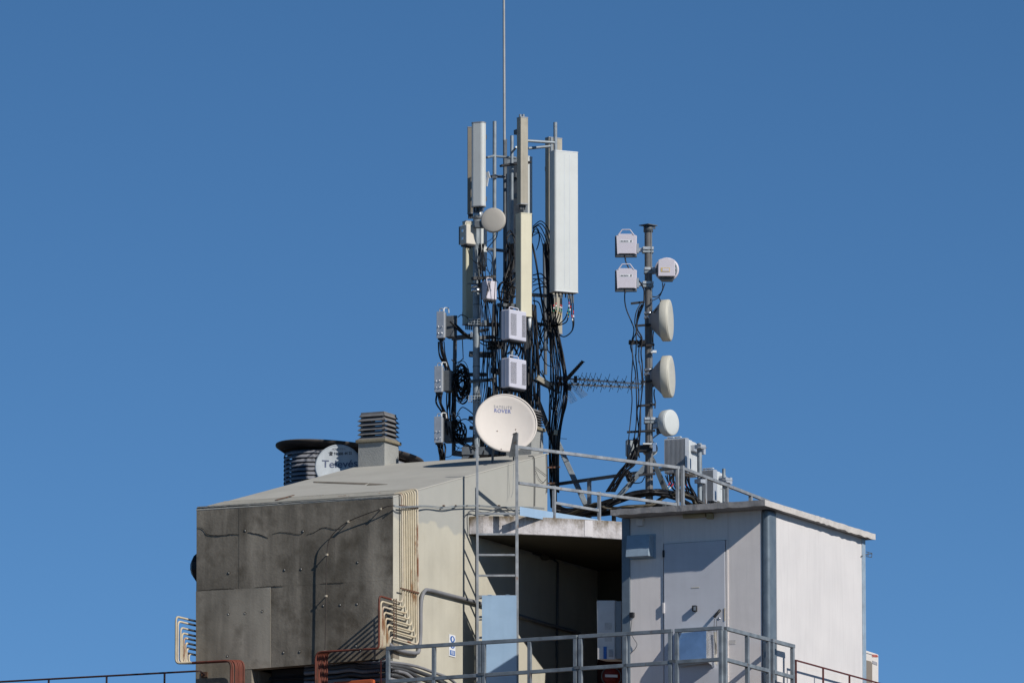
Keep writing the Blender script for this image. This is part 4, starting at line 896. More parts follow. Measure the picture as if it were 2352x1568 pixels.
# --- discs and radio boxes
def discant(label, cx, cy, Y, r, nrm, m='disc_tan', d=.07, back=True, group='microwave dishes', cone=0, name='microwave_dish'):
    nrm = V3(nrm).normalized(); c = W(cx, cy, Y); t = thing(name, label, 'antenna', c-Z*r, group)
    obj('radome', MB().lathe([(0, .012), (r*.5, .010), (r*.9, .003), (r*.985, -.004), (r, -.016)], c, nrm, 48), M[m], t)
    obj('rim', MB().lathe([(r, -.014), (r*1.01, -.03), (r*1.0, -d), (r*.97, -d-.01)], c, nrm, 48), M[m], t)
    if cone: obj('back_cone', MB().lathe([(r*.92, -d-.008), (r*.90, -d-.012), (r*.36, -d-cone)], c, nrm, 40), M['drumback'], t); obj('hub', MB().lathe([(r*.36, -d-cone+.001), (r*.34, -d-cone-.02), (0, -d-cone-.02)], c, nrm, 24), M['drumback'], t)
    elif back: obj('back_cone', MB().lathe([(r*.97, -d), (r*.6, -d-.05), (r*.3, -d-.08), (0, -d-.08)], c, nrm, 32), M['galv'], t)
    return t, c, nrm
t, c, n_ = discant('round beige disc antenna in front of the left tower pole', 1132, 505, 114.6, S(29, 114.6), (-.18, -.98, .02))
obj('mount', MB().box(c+V3((-.15, .12, -.05)), .24, .12, .1), M['galv_dark'], t)
obj('tail_cable', MB().tube(cat([W(1143, 530, 114.7), W(1140, 545, 114.8), (W(1128, 560, 114.9)), W(1116, 575, 115)]), .007, 6), M['blackp'], t)
def radio(label, cx, ytop, ybot, Y, w_, d, yaw, m, group='outdoor radio boxes', handle=True, latches=False):
    a = math.radians(yaw); nrm = V3((math.sin(a), -math.cos(a), 0)); sd = V3((math.cos(a), math.sin(a), 0))
    c0 = W(cx, ybot, Y); h = zat(c0, ytop)-c0.z; t = thing('radio_unit', label, 'radio unit', c0, group)
    obj('housing', MB().boxx(c0+Z*h/2, sd*w_/2, nrm*d/2, Z*h/2), M[m], t, bevel=.018, seg=3)
    obj('back_casting', MB().boxx(c0+Z*h/2-nrm*(d/2+.015), sd*w_*.46, nrm*.015, Z*h*.46), M['galv_dark'], t)
    obj('base_plate', MB().boxx(c0-Z*.012, sd*w_*.42, nrm*d*.42, Z*.012), M['black'], t)
    if handle: obj('handle', MB().tube(bend([c0+Z*h-sd*w_*.28, c0+Z*(h+.05)-sd*w_*.26, c0+Z*(h+.05)+sd*w_*.26, c0+Z*h+sd*w_*.28], .03), .008, 6), M[m], t)
    if latches:
        for f in (.3, .7): obj('latch', MB().boxx(c0+Z*h*f-sd*(w_/2+.006), sd*.006, nrm*.02, Z*.02), M['zinc'], t)
    for k in range(3): obj('gland', MB().tube([c0+sd*w_*.2*(k-1), c0+sd*w_*.2*(k-1)-Z*.05], .012, 6), M['black'], t)
    return t, c0, nrm, sd, h
radio('boxy cream radio unit at the far upper left of the tower', 1075, 518, 563, 114.8, .19, .17, 38, 'oducream', latches=True)
radio('tilted white radio unit clamped under the black cable bar', 1124, 646, 689, 114.9, .19, .13, 36, 'odu')
tag(obj('pole_clamp', MB().lathe([(.068, 0), (.075, 0), (.075, .05), (.062, .055), (.062, .065), (.075, .07), (.075, .12), (.068, .12)], W(1094, 671, 115.2), Z, 20), M['zinc']), 'shiny double band clamp round the left tower pole', 'clamp')
# perforated central units
def perf(label, cx, yt, yb, Y):
    t, c0, nrm, sd, h = radio(label, cx, yt, yb, Y, .40, .17, 50, 'rru', 'perforated radio units')
    for lab, u0, u1 in (('l', -.17, -.03), ('r', .095, .185)):
        mb = MB(); nx = 5 if lab == 'l' else 4
        for i in range(nx):
            for j in range(22):
                o = c0+nrm*.0865+sd*(u0+(u1-u0)*(i+.5*(j % 2))/nx)+Z*(.07+(h-.14)*j/21)
                mb.add([o-sd*.010, o-Z*.0085, o+sd*.010, o+Z*.0085], [(0, 1, 2, 3)])
        obj('perforation', mb, M['black'], t, kind='stuff')
    obj('side_seam', MB().boxx(c0-sd*.201+Z*h/2, sd*.001, nrm*.003, Z*h*.46), M['ink_grey'], t)
    for q in range(4): obj('connector', MB().tube([c0+sd*(-.12+q*.08), c0+sd*(-.12+q*.08)-Z*.09], .014, 6), M['black'], t)
perf('upper perforated lavender grey radio unit in the centre of the tower', 1180, 714, 783, 114.6)
perf('lower perforated lavender grey radio unit just above the cream dish', 1180, 825, 893, 114.5)
# left column of metal boxes
for i, (lab, x, yt, yb, Y) in enumerate((('topmost of the three grey metal radio boxes on the left pole', 1017, 716, 777, 115.1), ('middle one of the three grey metal radio boxes on the left pole', 1012, 841, 901, 115.1), ('lowest of the three grey metal radio boxes on the left pole, just above the roof', 1011.5, 957, 1017, 115.1))):
    t, c0, nrm, sd, h = radio(lab, x-3, yt, yb, Y, .115, .07, -24, 'alu', 'grey metal radio boxes')
    obj('front_door', MB().boxx(c0+Z*h/2+nrm*.042, sd*.062, nrm*.006, Z*h*.5), M['alu'], t, bevel=.004)
    for f in (.17, .42): 
        for g_ in (-.03, .03): obj('door_lock', MB().lathe([(.010, 0), (.010, .014), (0, .016)], c0+nrm*.048+sd*g_+Z*h*f, nrm, 8), M['zinc'], t)
    obj('rear_housing', MB().box(W(x+19, (yt+yb)/2+5, 115.35), .13, .2, h*.8, -15), M['galv_dark'], t, bevel=.01)
    obj('carry_handle', MB().tube(bend([W(x+3, yt-1, 115.15), W(x+3, yt-9, 115.15), W(x+13, yt-9, 115.3), W(x+14, yt+3, 115.3)], .04), .010, 6), M['alu_lt'], t)
# --- right mast
YR = 113.9
R = thing('slim_mast', 'single grey pole mast carrying drum antennas on the right', 'mast', W(1490, 1190, YR))
pole(R, 1489, 522, 1491.5, 1240, YR, 18, 'mastpaint', n=20)
obj('collar', MB().lathe([(.066, 0), (.072, 0), (.072, .10), (.066, .10)], W(1489, 533, YR), Z, 20), M['galv_dark'], R)
obj('top_plate', MB().prism([W(1489, 519, YR)+V3(q) for q in ((-.14, -.02, 0), (.0, -.15, 0), (.14, .0, 0), (.02, .14, 0))], Z*.012), M['galv_dark'], R)
obj('plate_lug', MB().box(W(1503, 521, YR), .03, .03, .06), M['galv_dark'], R)
obj('earth_wire', MB().tube([W(1497, 530, YR-.07), W(1496, 800, YR-.075), W(1494, 1160, YR-.075)], .004, 5), M['galv'], R)
for y, x0, x1 in ((695, 1449, 1480), (746, 1465, 1505), (793, 1464, 1503), (875, 1472, 1508), (930, 1466, 1505), (990, 1440, 1505), (1032, 1462, 1505), (1089, 1467, 1505), (1137, 1465, 1504)):
    obj('cable_bracket', MB().bar(W(x0, y+2, YR-.1), W(x1, y-1.5, YR-.08), .035, .03), M['black'], R)
for y in (786,): obj('cable_clamp', MB().bar(W(1444, y, YR-.1), W(1482, y+1, YR-.08), .055, .05), M['black'], R)
for k in range(5): obj('clamp_block', MB().box(W(1447+k*8, 786, YR-.13), .03, .03, .07), M['black'], R)
obj('white_box', MB().box(W(1501, 807.5, YR-.1), .085, .05, .035, 8), M['alu_lt'], R)
beam2 = lambda x0, y0_, x1, y1_, Y0, Y1, h, m: obj('brace', MB().bar(W(x0, y0_, Y0), W(x1, y1_, Y1), S(h, YR), .05, V3((0, 1, 0))), M[m], R)
beam2(1490, 1062, 1412, 1150, YR, YR+.1, 11, 'galv'); beam2(1497, 1050, 1532, 1140, YR, YR+.5, 9, 'steelcol'); beam2(1500, 1052, 1536, 1130, YR, YR+.6, 5, 'galv')
def pclamp(y, label=None, side=1):
    for dy in (-5, 5): obj('mast_clamp', MB().lathe([(.062, 0), (.07, 0), (.07, .035), (.062, .035)], W(1490, y+dy, YR), Z, 18), M['zinc'], R)
for y in (727, 857): pclamp(y)
for y, sgn in ((571, -1), (650, -1), (618, 1), (962, 1)):
    obj('mast_clamp', MB().box(W(1490+sgn*2, y, YR), .16, .13, .04, 6), M['galv_lt'], R); obj('mast_clamp', MB().box(W(1490+sgn*2, y+8, YR), .16, .13, .03, 6), M['galv'], R)
    obj('offset_arm', MB().bar(W(1490+sgn*8, y+3, YR), W(1490+sgn*24, y+3, YR), .07, .05), M['alu'], R)
def flat(label, cy, word=True):
    cx = 1438.5; t = thing('radio_unit', label, 'radio unit', W(cx, cy+30, 113.7), 'twin white radio boxes on the slim mast'); Y = 113.62
    q = lambda x, y, o=0: W(x, y, Y+o)
    obj('rear_casting', MB().prism([q(1412.5, cy+31, .03), q(1463, cy+31, .03), q(1463, cy-17, .03), q(1412.5, cy-18, .03)], V3((0, .07, 0))), M['galv_dark'], t, bevel=.01)
    obj('cover', MB().prism([q(1417.5, cy+25), q(1423, cy+23), q(1456, cy+23), q(1461, cy+25), q(1461.5, cy-18), q(1452, cy-22), q(1424, cy-22), q(1415.5, cy-18)], V3((.01, .03, 0))), M['odu'], t, bevel=.004)
    obj('handle', MB().tube(bend([q(1420, cy-19), q(1429, cy-31.5), q(1447, cy-31.5), q(1456, cy-19)], .008), .009, 6), M['odu'], t)
    obj('base_gland', MB().tube([q(1435, cy+25, .03), q(1436, cy+35, .03)], .012, 6), M['black'], t)
    obj('hub', MB().box(q(1438, cy+30, .06), .12, .05, .03), M['galv_dark'], t, bevel=.01)
    obj('side_bracket', MB().box(q(1465, cy+12, .05), .03, .08, .14), M['galv_lt'], t)
    obj('logo_plate', MB().prism([q(1424, cy-2, -.002), q(1453, cy-2, -.002), q(1453, cy-8, -.002), q(1424, cy-8, -.002)], V3((0, .003, 0))), M['sign_w'], t)
    text(t, 'ERICSSON', q(1425.5, cy-3.6, -.004), V3((1, 0, 0)), Z, .020, M['ink_black'], .0, .92)
    for k in range(3): obj('logo_bar', MB().bar(q(1448, cy-3.4-k*1.5, -.005), q(1451, cy-4.2-k*1.5, -.005), .006, .001, V3((0, 1, 0))), M['ink_black'], t)
    return t
flat('upper white square radio box with handle on the slim mast', 559); flat('lower white square radio box, crossed by the cable from the one above', 638)
# round antenna with box in front
t, c, n_ = discant('round antenna seen from behind with a white box, right of the slim mast', 1532, 620.5, 113.9, S(28.5, 113.9), (.12, .99, -.03), 'odu', .05)
obj('back_box', MB().prism([W(1511.5, 634, 113.66), W(1551, 634, 113.66), W(1550, 597, 113.66), W(1544, 594.5, 113.66), W(1517, 594.5, 113.66), W(1512, 597, 113.66)], V3((0, .10, 0))), M['odu'], t, bevel=.008)
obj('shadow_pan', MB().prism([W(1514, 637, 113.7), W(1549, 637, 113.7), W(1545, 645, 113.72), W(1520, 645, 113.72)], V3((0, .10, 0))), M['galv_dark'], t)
obj('yellowed_label', MB().prism([W(1518, 624, 113.655), W(1538.5, 624, 113.655), W(1538.5, 614.5, 113.655), W(1518, 614.5, 113.655)], V3((0, .003, 0))), M['yellow_ink'], t)
obj('label_paper', MB().prism([W(1521.5, 622.5, 113.652), W(1537, 622.5, 113.652), W(1537, 616, 113.652), W(1521.5, 616, 113.652)], V3((0, .003, 0))), M['odu'], t)
for k in (-9, 0, 9): obj('vent_dot', MB().box(W(1551.5, 620.5+k, 113.72), .014, .01, .018), M['black'], t)
# drums
def drum(lab, cx, cy, r_px, yawn, m, cone, d=.10):
    a = math.radians(yawn); r = S(r_px, 113.9)
    t, c, n_ = discant(lab, cx, cy, 113.85, r, (math.sin(a), -math.cos(a), .01), m, d, cone=cone)
    e = W(1497, cy, 113.9)
    obj('mount_block', MB().box((e+c-n_*(d+cone))/2, (c-n_*(d+cone)-e).length+.03, .10, .16), M['alu'], t, bevel=.01)
    obj('feed_unit', MB().box(c-n_*(d+cone+.02)-Z*.03, .09, .12, .22), M['galv_dark'], t, bevel=.01)
drum('upper of the two large beige drum antennas on the slim mast', 1540.5, 735.5, 48.5, 80, 'drum', .17, .125)
drum('lower of the two large beige drum antennas on the slim mast', 1543.5, 864.5, 49, 79, 'drum', .17, .125)
drum('small white drum antenna low on the slim mast', 1543.5, 970, 30.5, 54, 'drumwhite', .09, .12)
t, c, n_ = discant('dark half hidden drum antenna at the foot of the slim mast', 1491, 1031, 114.15, S(18, 114), (-.2, .97, .05), 'wht_pan', .08)
obj('junction_housing', MB().box(W(1452, 1029, 113.95), .19, .10, .25, 12), M['galv'], t, bevel=.02)
obj('metal_saddle', MB().box(W(1503, 1027, 113.75), .05, .08, .13), M['zinc'], t); obj('saddle_top', MB().box(W(1492, 1019, 113.75), .2, .06, .02, 4), M['alu_lt'], t)
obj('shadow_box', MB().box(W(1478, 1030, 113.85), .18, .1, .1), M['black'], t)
# --- ribbed radio cabinets
def ribbed(label, x0, x1, yt, yb, Y, wm, dm, yaw):
    a = math.radians(yaw); nrm = V3((math.sin(a), -math.cos(a), 0)); sd = V3((math.cos(a), math.sin(a), 0))
    c0 = W((x0+x1)/2, yb, Y); h = zat(c0, yt)-c0.z; t = thing('ribbed_radio', label, 'radio unit', c0, 'ribbed radio cabinets')
    B = c0-nrm*.06
    obj('core', MB().boxx(B+Z*h/2, sd*wm/2, nrm*.05, Z*h/2), M['alu'], t)
    mb = MB(); n = 17
    for k in range(n): mb.boxx(B+nrm*.068+sd*wm*(k/(n-1)-.5)*.97+Z*h/2, sd*wm*.011, nrm*.018, Z*h*.485)
    obj('cooling_fin', mb, M['alu'], t, kind='stuff')
    q = B-nrm*.05
    for k in range(3):
        o = q-nrm*(dm/3*(k+.5)); obj('module', MB().boxx(o+Z*(h*.5-.01*k), sd*(wm/2-.005*k), nrm*(dm/6-.008), Z*(h*.5-.015)), M['alu_lt'], t, bevel=.008)
    obj('side_bracket', MB().boxx(q+sd*(wm/2+.03)-nrm*dm*.45+Z*h*.74, sd*.03, nrm*dm*.3, Z*h*.09), M['alu'], t, bevel=.006)
    for k in range(4):
        for l in (0, 1): obj('bracket_slot', MB().boxx(q+sd*(wm/2+.0605)-nrm*dm*(.4+.12*l)+Z*h*(.68+.035*k), sd*.001, nrm*.008, Z*.007), M['black'], t)
    for k in (-.3, 0.05): obj('top_handle', MB().boxx(B+sd*wm*k+Z*(h+.025), sd*.05, nrm*.03, Z*.006), M['alu_lt'], t); obj('handle_leg', MB().boxx(B+sd*(wm*k-.04)+Z*(h+.01), sd*.005, nrm*.02, Z*.015), M['alu'], t)
    for k in range(5): obj('connector', MB().tube([B+sd*wm*(-.35+k*.17)-Z*0, B+sd*wm*(-.35+k*.17)-Z*.11], .014, 6), M['black' if k % 2 else 'galv_dark'], t)
ribbed('larger ribbed radio cabinet clamped to a short pole behind the railing', 1526, 1577, 1006, 1086, 115.0, .345, .42, -25)
ribbed('smaller ribbed radio cabinet half hidden behind the descending railing', 1612, 1641, 1078, 1151, 116.6, .20, .34, -28)
t = thing('short_pole', 'short grey pole beside the larger ribbed cabinet', 'pole', W(1607, 1190, 114.75), 'short poles behind the cabin')
obj('pole', MB().tube([W(1608, 1200, 114.75), W(1606.5, 1018, 114.75)], S(5.8, 114.75), 16), M['galv'], t)
for y in (1026, 1105): obj('pole_clamp', MB().box(W(1608, y, 114.7), .12, .12, .06, -40), M['alu'], t)
obj('threaded_rod', MB().tube([W(1603, 1026, 114.6), W(1624, 1028, 114.6)], .006, 6), M['galv_lt'], t); obj('end_grid', MB().box(W(1615, 1034, 114.9), .06, .05, .12, -40), M['alu'], t)
t = thing('short_pole', 'short grey pole beside the smaller ribbed cabinet', 'pole', W(1663, 1190, 116.3), 'short poles behind the cabin')
obj('pole', MB().tube([W(1663.5, 1200, 116.3), W(1662.5, 1076, 116.3)], S(4, 116.3), 14), M['galv'], t)
obj('pole_clamp', MB().box(W(1664, 1103, 116.2), .14, .12, .07, -40), M['alu'], t); obj('threaded_rod', MB().tube([W(1659, 1101, 116.1), W(1684, 1103, 116.1)], .006, 6), M['galv_lt'], t)
obj('threaded_rod', MB().tube([W(1655, 1122, 116.1), W(1697, 1124, 116.1)], .006, 6), M['galv_lt'], t); obj('end_grid', MB().box(W(1676, 1104, 116.4), .06, .05, .1, -40), M['alu'], t)
# --- television aerials
RNY = random.Random(5)
def yagi(label, p0, p1, spots, refl):
    a = W(*p0); b = W(*p1); t = thing('television_aerial', label, 'aerial', a, 'television aerials on the rear pole'); d = (b-a).normalized()
    obj('boom', MB().bar(a, b, .026, .026), M['galv_lt'], t)
    obj('rear_clamp', MB().boxx(a+d*.10, d*.11, V3((0, .03, 0)), Z*.028), M['alu'], t, bevel=.008)
    for x in spots:
        c = a+d*(b-a).length*x
        k_ = RNY.uniform(.85, 1.15)
        obj('element', MB().tube([c+V3((-.03, .12, -.075*k_)), c, c+V3((.035, -.12, .085*k_))], .0040, 5), M['black'], t)
        obj('element', MB().tube([c+V3((.03, .11, -.03)), c, c+V3((-.035, -.11, .045*k_))], .0040, 5), M['black'], t)
        obj('element_hub', MB().box(c+Z*.012, .028, .035, .028), M['black'], t)
    r0, r1, wd_ = refl
    return t, a, d
sp1 = [.27, .32, .365, .42, .485, .58, .675, .77, .87, .97]
sp2 = [.245, .31, .37, .44, .505, .59, .69, .785, .90]
t, a, d = yagi('upper television aerial with crossed black elements reaching towards the slim mast', (1278, 867.5, 115.5), (1481, 882, 114.6), sp1, (0, 0, 0))
obj('dipole_box', MB().box(W(1322, 871, 115.3), .05, .05, .10), M['black'], t)
def grid(par, o, ux, uy, nu, nv, nm):
    mb = MB()
    for i in range(nu+1): mb.tube([o+ux*i/nu, o+ux*i/nu+uy], .0022, 4)
    for j in range(nv+1): mb.tube([o+uy*j/nv, o+uy*j/nv+ux], .0022, 4)
    obj(nm, mb, M['galv_dark'], par, kind='stuff')
# upper reflector, seen almost edge-on
ru0 = W(1296, 877, 115.2); ru1 = W(1339, 829.5, 115.0)
mb = MB(); e1 = (ru1-ru0); sidew = V3((.055, .28, .02))
for i in range(13): mb.tube([ru0+e1*i/12-sidew*.5, ru0+e1*i/12+sidew*.5], .006, 4)
for j in range(7): mb.tube([ru0+sidew*(j/6-.5), ru1+sidew*(j/6-.5)*.6], .006, 4)
obj('upper_reflector', mb, M['black'], t, kind='stuff')
o = W(1301, 880, 115.2); grid(t, o, W(1316, 872, 115.5)-o, W(1335, 914, 115.4)-o, 6, 14, 'lower_reflector')
t, a, d = yagi('lower television aerial on the rear pole, parallel below its twin', (1266, 880.5, 115.6), (1466, 890, 114.9), sp2, (0, 0, 0))
obj('dipole_box', MB().box(W(1300+8, 890, 115.3), .05, .05, .08), M['black'], t)
o = W(1288, 887, 115.3); grid(t, o, W(1303, 879, 115.6)-o, W(1326, 927, 115.3)-o+V3((-.1, 0, 0)), 6, 14, 'lower_reflector')
obj('red_bracket', MB().bar(W(1286, 868, 115.4), W(1283, 893, 115.4), .03, .02), M['bracket'], t); obj('bent_stay', MB().bar(W(1283, 893, 115.4), W(1274, 917, 115.5), .025, .02), M['galv_dark'], t)
t = thing('cream_junction_box', 'small cream plastic box on the thin rear pole', 'junction box', W(1277, 995, 115.4))
obj('case', MB().box(W(1276, 993, 115.4), .085, .06, .08, 12), M['cream_pan'], t, bevel=.008); obj('mount', MB().box(W(1264, 990, 115.45), .06, .03, .06), M['galv_lt'], t); obj('stub_rod', MB().tube([W(1279, 1006, 115.4), W(1302, 1007.5, 115.4)], .004, 5), M['galv_dark'], t)
t = thing('boom_arm', 'tan painted bracket arm between the tower and the rear pole', 'bracket', W(1250, 875, 115.3))
obj('arm', MB().bar(W(1233, 866, 115.2), W(1270, 888, 115.4), .075, .05, V3((0, 1, 0))), M['tan_pan'], t, bevel=.006)
tag(obj('cone_horn', MB().lathe([(.012, 0), (.02, .02), (.045, .17), (.0, .17)], W(1253, 797, 115.3)+Z*.12, -Z, 14), M['galv']), 'small grey cone hanging between the cable strands', 'insulator')
tag(obj('white_funnel', MB().lathe([(.03, 0), (.028, .08), (.018, .2), (0, .2)], W(1216, 729, 114.9), -Z, 14), M['alu_lt']), 'white plastic funnel under the long cream panel', 'cable gland')
t = thing('wall_ties', 'two rusty brackets tying the rear pole to the gable end', 'brackets', W(1265, 1075, 114.9))
for y in (1072, 1108.5): obj('tie', MB().bar(W(1258, y+1, 114.6), W(1285, y, 115.5), .025, .025), M['bracket'], t)
# ------------------------------------------------------------------ cables
RND = random.Random(11)
def J(a): return RND.uniform(-a, a)
def bundle(label, spine, n, spread, r=(.007, .013), jit=1.5, Yj=.12, group='black cable bundles', mats=('blackp',), k=5, name='cable_bundle'):
    t = thing(name, label, 'cables', W(*spine[-1]), group)
    for i in range(n):
        f = (i/(max(1, n-1))-.5)*2 if n > 1 else 0; ph = J(1)
        pts = [(x+f*(spread[j] if isinstance(spread, (list, tuple)) else spread)+J(jit), y+J(jit*.6), Y+J(Yj)) for j, (x, y, Y) in enumerate(spine)]
        cab(t, pts, RND.uniform(*r), mats[i % len(mats)], k)
    return t
bundle('thick strand of black cables hanging behind the wide pale panel', [(1256, 560, 115.9), (1259, 620, 115.8), (1263, 680, 115.7), (1267, 725, 115.6), (1270, 765, 115.5), (1274, 810, 115.5), (1279, 850, 115.4), (1280, 895, 115.4), (1275, 940, 115.4), (1270, 985, 115.4), (1269, 1050, 115.4), (1270, 1120, 115.4), (1272, 1165, 115.3)], 12, [5, 5, 6, 8, 9, 12, 15, 17, 13, 9, 8, 7, 7], r=(.006, .011))
bundle('outer heavy black cables curving right of the thin rear pole', [(1275, 735, 115.5), (1284, 780, 115.4), (1293, 830, 115.4), (1299, 875, 115.3), (1297, 920, 115.3), (1290, 960, 115.3), (1283, 1000, 115.3), (1281, 1060, 115.3), (1281, 1130, 115.3)], 4, [3, 3, 3, 3, 3, 3, 2, 2, 2], r=(.012, .017))
bundle('dense black trunk of cables right of the perforated radios', [(1222, 700, 115.4), (1224, 760, 115.3), (1226, 820, 115.3), (1225, 880, 115.3), (1224, 940, 115.3), (1226, 1000, 115.3), (1222, 1050, 115.3)], 15, [6, 10, 13, 14, 13, 12, 10], r=(.007, .013), jit=3.2)
bundle('black cables dropping between the central pole and the perforated radios', [(1142, 700, 115.3), (1143, 760, 115.2), (1144, 810, 115.2), (1146, 870, 115.2), (1148, 930, 115.2), (1146, 1000, 115.2), (1142, 1050, 115.2)], 12, [12, 13, 14, 14, 16, 18, 20], jit=2.6, r=(.006, .011))
bundle('dark cables filling the lower tower behind the cream dish', [(1165, 890, 115.6), (1160, 950, 115.6), (1150, 1000, 115.6), (1130, 1050, 115.6)], 24, [40, 45, 45, 40], r=(.012, .02), jit=5)
bundle('tangled black cables filling the gap left of the long cream panel', [(1172, 560, 115.7), (1170, 600, 115.6), (1166, 640, 115.6), (1172, 670, 115.6), (1165, 700, 115.5), (1163, 730, 115.4)], 14, [7, 8, 10, 10, 10, 9], jit=5)
bundle('black cables dropping beside the pole right of the left metal boxes', [(1105, 560, 115.0), (1108, 620, 115.0), (1112, 680, 115.1), (1116, 740, 115.1), (1118, 800, 115.1), (1118, 850, 115.2), (1115, 900, 115.2), (1105, 950, 115.2), (1100, 1000, 115.2), (1098, 1045, 115.2)], 9, [5, 6, 8, 9, 10, 12, 14, 12, 10, 10], r=(.005, .009), jit=4)
bundle('snaking black cables down the left metal boxes', [(1013, 785, 115.2), (1016, 815, 115.3), (1027, 845, 115.4), (1035, 880, 115.5), (1036, 920, 115.5), (1036, 960, 115.5), (1045, 1000, 115.4), (1065, 1020, 115.3), (1090, 1030, 115.2)], 9, [5, 5, 5, 8, 8, 8, 8, 7, 5], r=(.007, .013), jit=3)
bundle('black leads under the middle metal box on the left', [(1010, 903, 115.2), (1010, 925, 115.2), (1020, 950, 115.3), (1028, 985, 115.3), (1035, 1015, 115.3)], 5, 5, jit=3, r=(.01, .015))
bundle('short black leads hanging under the lowest left metal box', [(1014, 1018, 115.2), (1014, 1030, 115.2), (1016, 1045, 115.2), (1016, 1060, 115.2)], 5, [8, 8, 6, 4], jit=1.5, r=(.012, .016))
bundle('heavy black leads from the topmost left metal box to the tower pole', [(1035, 738, 115.3), (1050, 752, 115.3), (1065, 765, 115.3), (1080, 778, 115.3)], 6, 3, jit=2, r=(.013, .018))
# coils
t = thing('cable_coil', 'tangled coil of black cable between the left pole and the tower', 'cables', W(1060, 930, 115.3), 'black cable coils')
for i in range(26):
    cx, cy = 1058+J(7), 882+J(14); rx, ry = 14+J(7), 26+J(14); a0 = RND.uniform(0, 6); n_ = 10; tot = RND.uniform(3.5, 6.3)
    cab(t, [(cx+rx*math.cos(a0+tot*q/n_)+J(1), cy+ry*math.sin(a0+tot*q/n_)+J(1), 115.35+J(.12)) for q in range(n_+1)], RND.uniform(.005, .013))
t = thing('cable_coil', 'low slack loops of black cable beside the lowest left metal box', 'cables', W(1060, 1040, 115.3), 'black cable coils')
for i in range(16):
    cx, cy = 1050+J(9), 985+J(16); rx, ry = 12+J(5), 22+J(10); a0 = RND.uniform(0, 6); tot = RND.uniform(3, 6)
    cab(t, [(cx+rx*math.cos(a0+tot*q/8), cy+ry*math.sin(a0+tot*q/8), 115.35+J(.12)) for q in range(9)], RND.uniform(.005, .014))
for q in ([(1048, 845), (1055, 832), (1066, 830), (1075, 845), (1080, 870), (1082, 890)], [(1050, 850), (1056, 838), (1066, 838), (1074, 855), (1078, 875)], [(1048, 985), (1055, 968), (1070, 962), (1085, 972), (1095, 985)], [(1050, 950), (1062, 935), (1080, 945), (1092, 957)], [(1037, 825), (1045, 833), (1056, 830), (1063, 824)], [(1062, 780), (1063, 800), (1064, 825)], [(1020, 1050), (1035, 1047), (1048, 1035), (1055, 1025)], [(1052, 728), (1060, 723), (1072, 728), (1080, 740)]):
    cab(t, [(x, y, 115.2+J(.1)) for x, y in q], RND.uniform(.005, .009))
# arcs feeding the wide panel
t = thing('cable_arcs', 'black cables arching from the long cream panel to the wide pale panel', 'cables', W(1240, 560, 115.7), 'black cable bundles')
for x0, y0_, xm, ym, x1_, y1_ in ((1224, 520, 1243, 508, 1261, 530), (1224, 523, 1244, 515, 1260, 545), (1224, 525, 1240, 520, 1258, 560), (1224, 533, 1243, 538, 1256, 575), (1224, 541, 1240, 540, 1254, 600), (1224, 632, 1245, 630, 1262, 660), (1224, 640, 1243, 645, 1258, 670), (1224, 655, 1240, 652, 1262, 655), (1224, 648, 1238, 640, 1262, 645), (1224, 670, 1236, 662, 1256, 662), (1224, 690, 1240, 700, 1252, 760), (1226, 680, 1232, 730, 1250, 800), (1240, 675, 1256, 720, 1258, 790), (1226, 720, 1244, 780, 1262, 810), (1262, 740, 1240, 790, 1228, 850), (1264, 750, 1250, 790, 1222, 860), (1258, 735, 1244, 745, 1228, 765), (1232, 770, 1250, 830, 1275, 845), (1230, 745, 1243, 800, 1230, 850), (1262, 700, 1246, 730, 1240, 775), (1230, 850, 1240, 780, 1262, 720), (1224, 860, 1248, 800, 1272, 735), (1235, 845, 1245, 860, 1262, 885), (1245, 850, 1262, 900, 1268, 940)):
    tail = [(1264+J(2), y1_+45, 115.8), (1266+J(3), y1_+95, 115.8)] if x1_ > 1250 and y1_ < 700 else []
    cab(t, [(x0, y0_, 115.6), (xm, ym, 115.6+J(.1)), (x1_, y1_, 115.8)]+tail, RND.uniform(.006, .010), k=8)
cab(t, [(1222, 545, 115.6), (1228, 522, 115.5), (1237, 530, 115.5), (1239, 550, 115.5), (1234, 570, 115.5)], .008, k=8)
cab(t, [(1222, 540, 115.6), (1230, 526, 115.5), (1238, 538, 115.5), (1237, 560, 115.5), (1232, 574, 115.5)], .007, k=8)
cab(t, [(1222, 560, 115.5), (1229, 590, 115.4), (1237, 640, 115.4), (1246, 700, 115.4), (1256, 760, 115.4)], .015, k=8)
cab(t, [(1223, 566, 115.5), (1232, 610, 115.4), (1244, 680, 115.4), (1250, 740, 115.4)], .010, k=8)
# tangles around the mid left pole
t = thing('thin_cable_loops', 'thin looping cables round the left tower pole below the beige disc', 'cables', W(1110, 640, 114.8), 'black cable bundles')
for q in ([(1073, 566), (1080, 590), (1095, 605), (1110, 612), (1130, 632), (1145, 650)], [(1073, 567), (1084, 596), (1105, 605), (1118, 595), (1127, 600), (1130, 612), (1125, 630)], [(1140, 535), (1130, 548), (1115, 560), (1110, 580), (1118, 610), (1125, 640), (1118, 680)], [(1112, 560), (1107, 590), (1110, 620), (1104, 640)], [(1098, 612), (1104, 625), (1101, 640)], [(1122, 642), (1119, 670), (1110, 700), (1108, 730)], [(1127, 642), (1122, 672), (1112, 705)], [(1138, 640), (1135, 700), (1133, 760)], [(1118, 575), (1130, 590), (1128, 640)]):
    cab(t, [(x, y, 114.75+J(.08)) for x, y in q], RND.uniform(.004, .007))
t = thing('coax_tails', 'heavy black coaxial loops left of the long cream panel', 'cables', W(1160, 660, 115.5), 'black cable bundles')
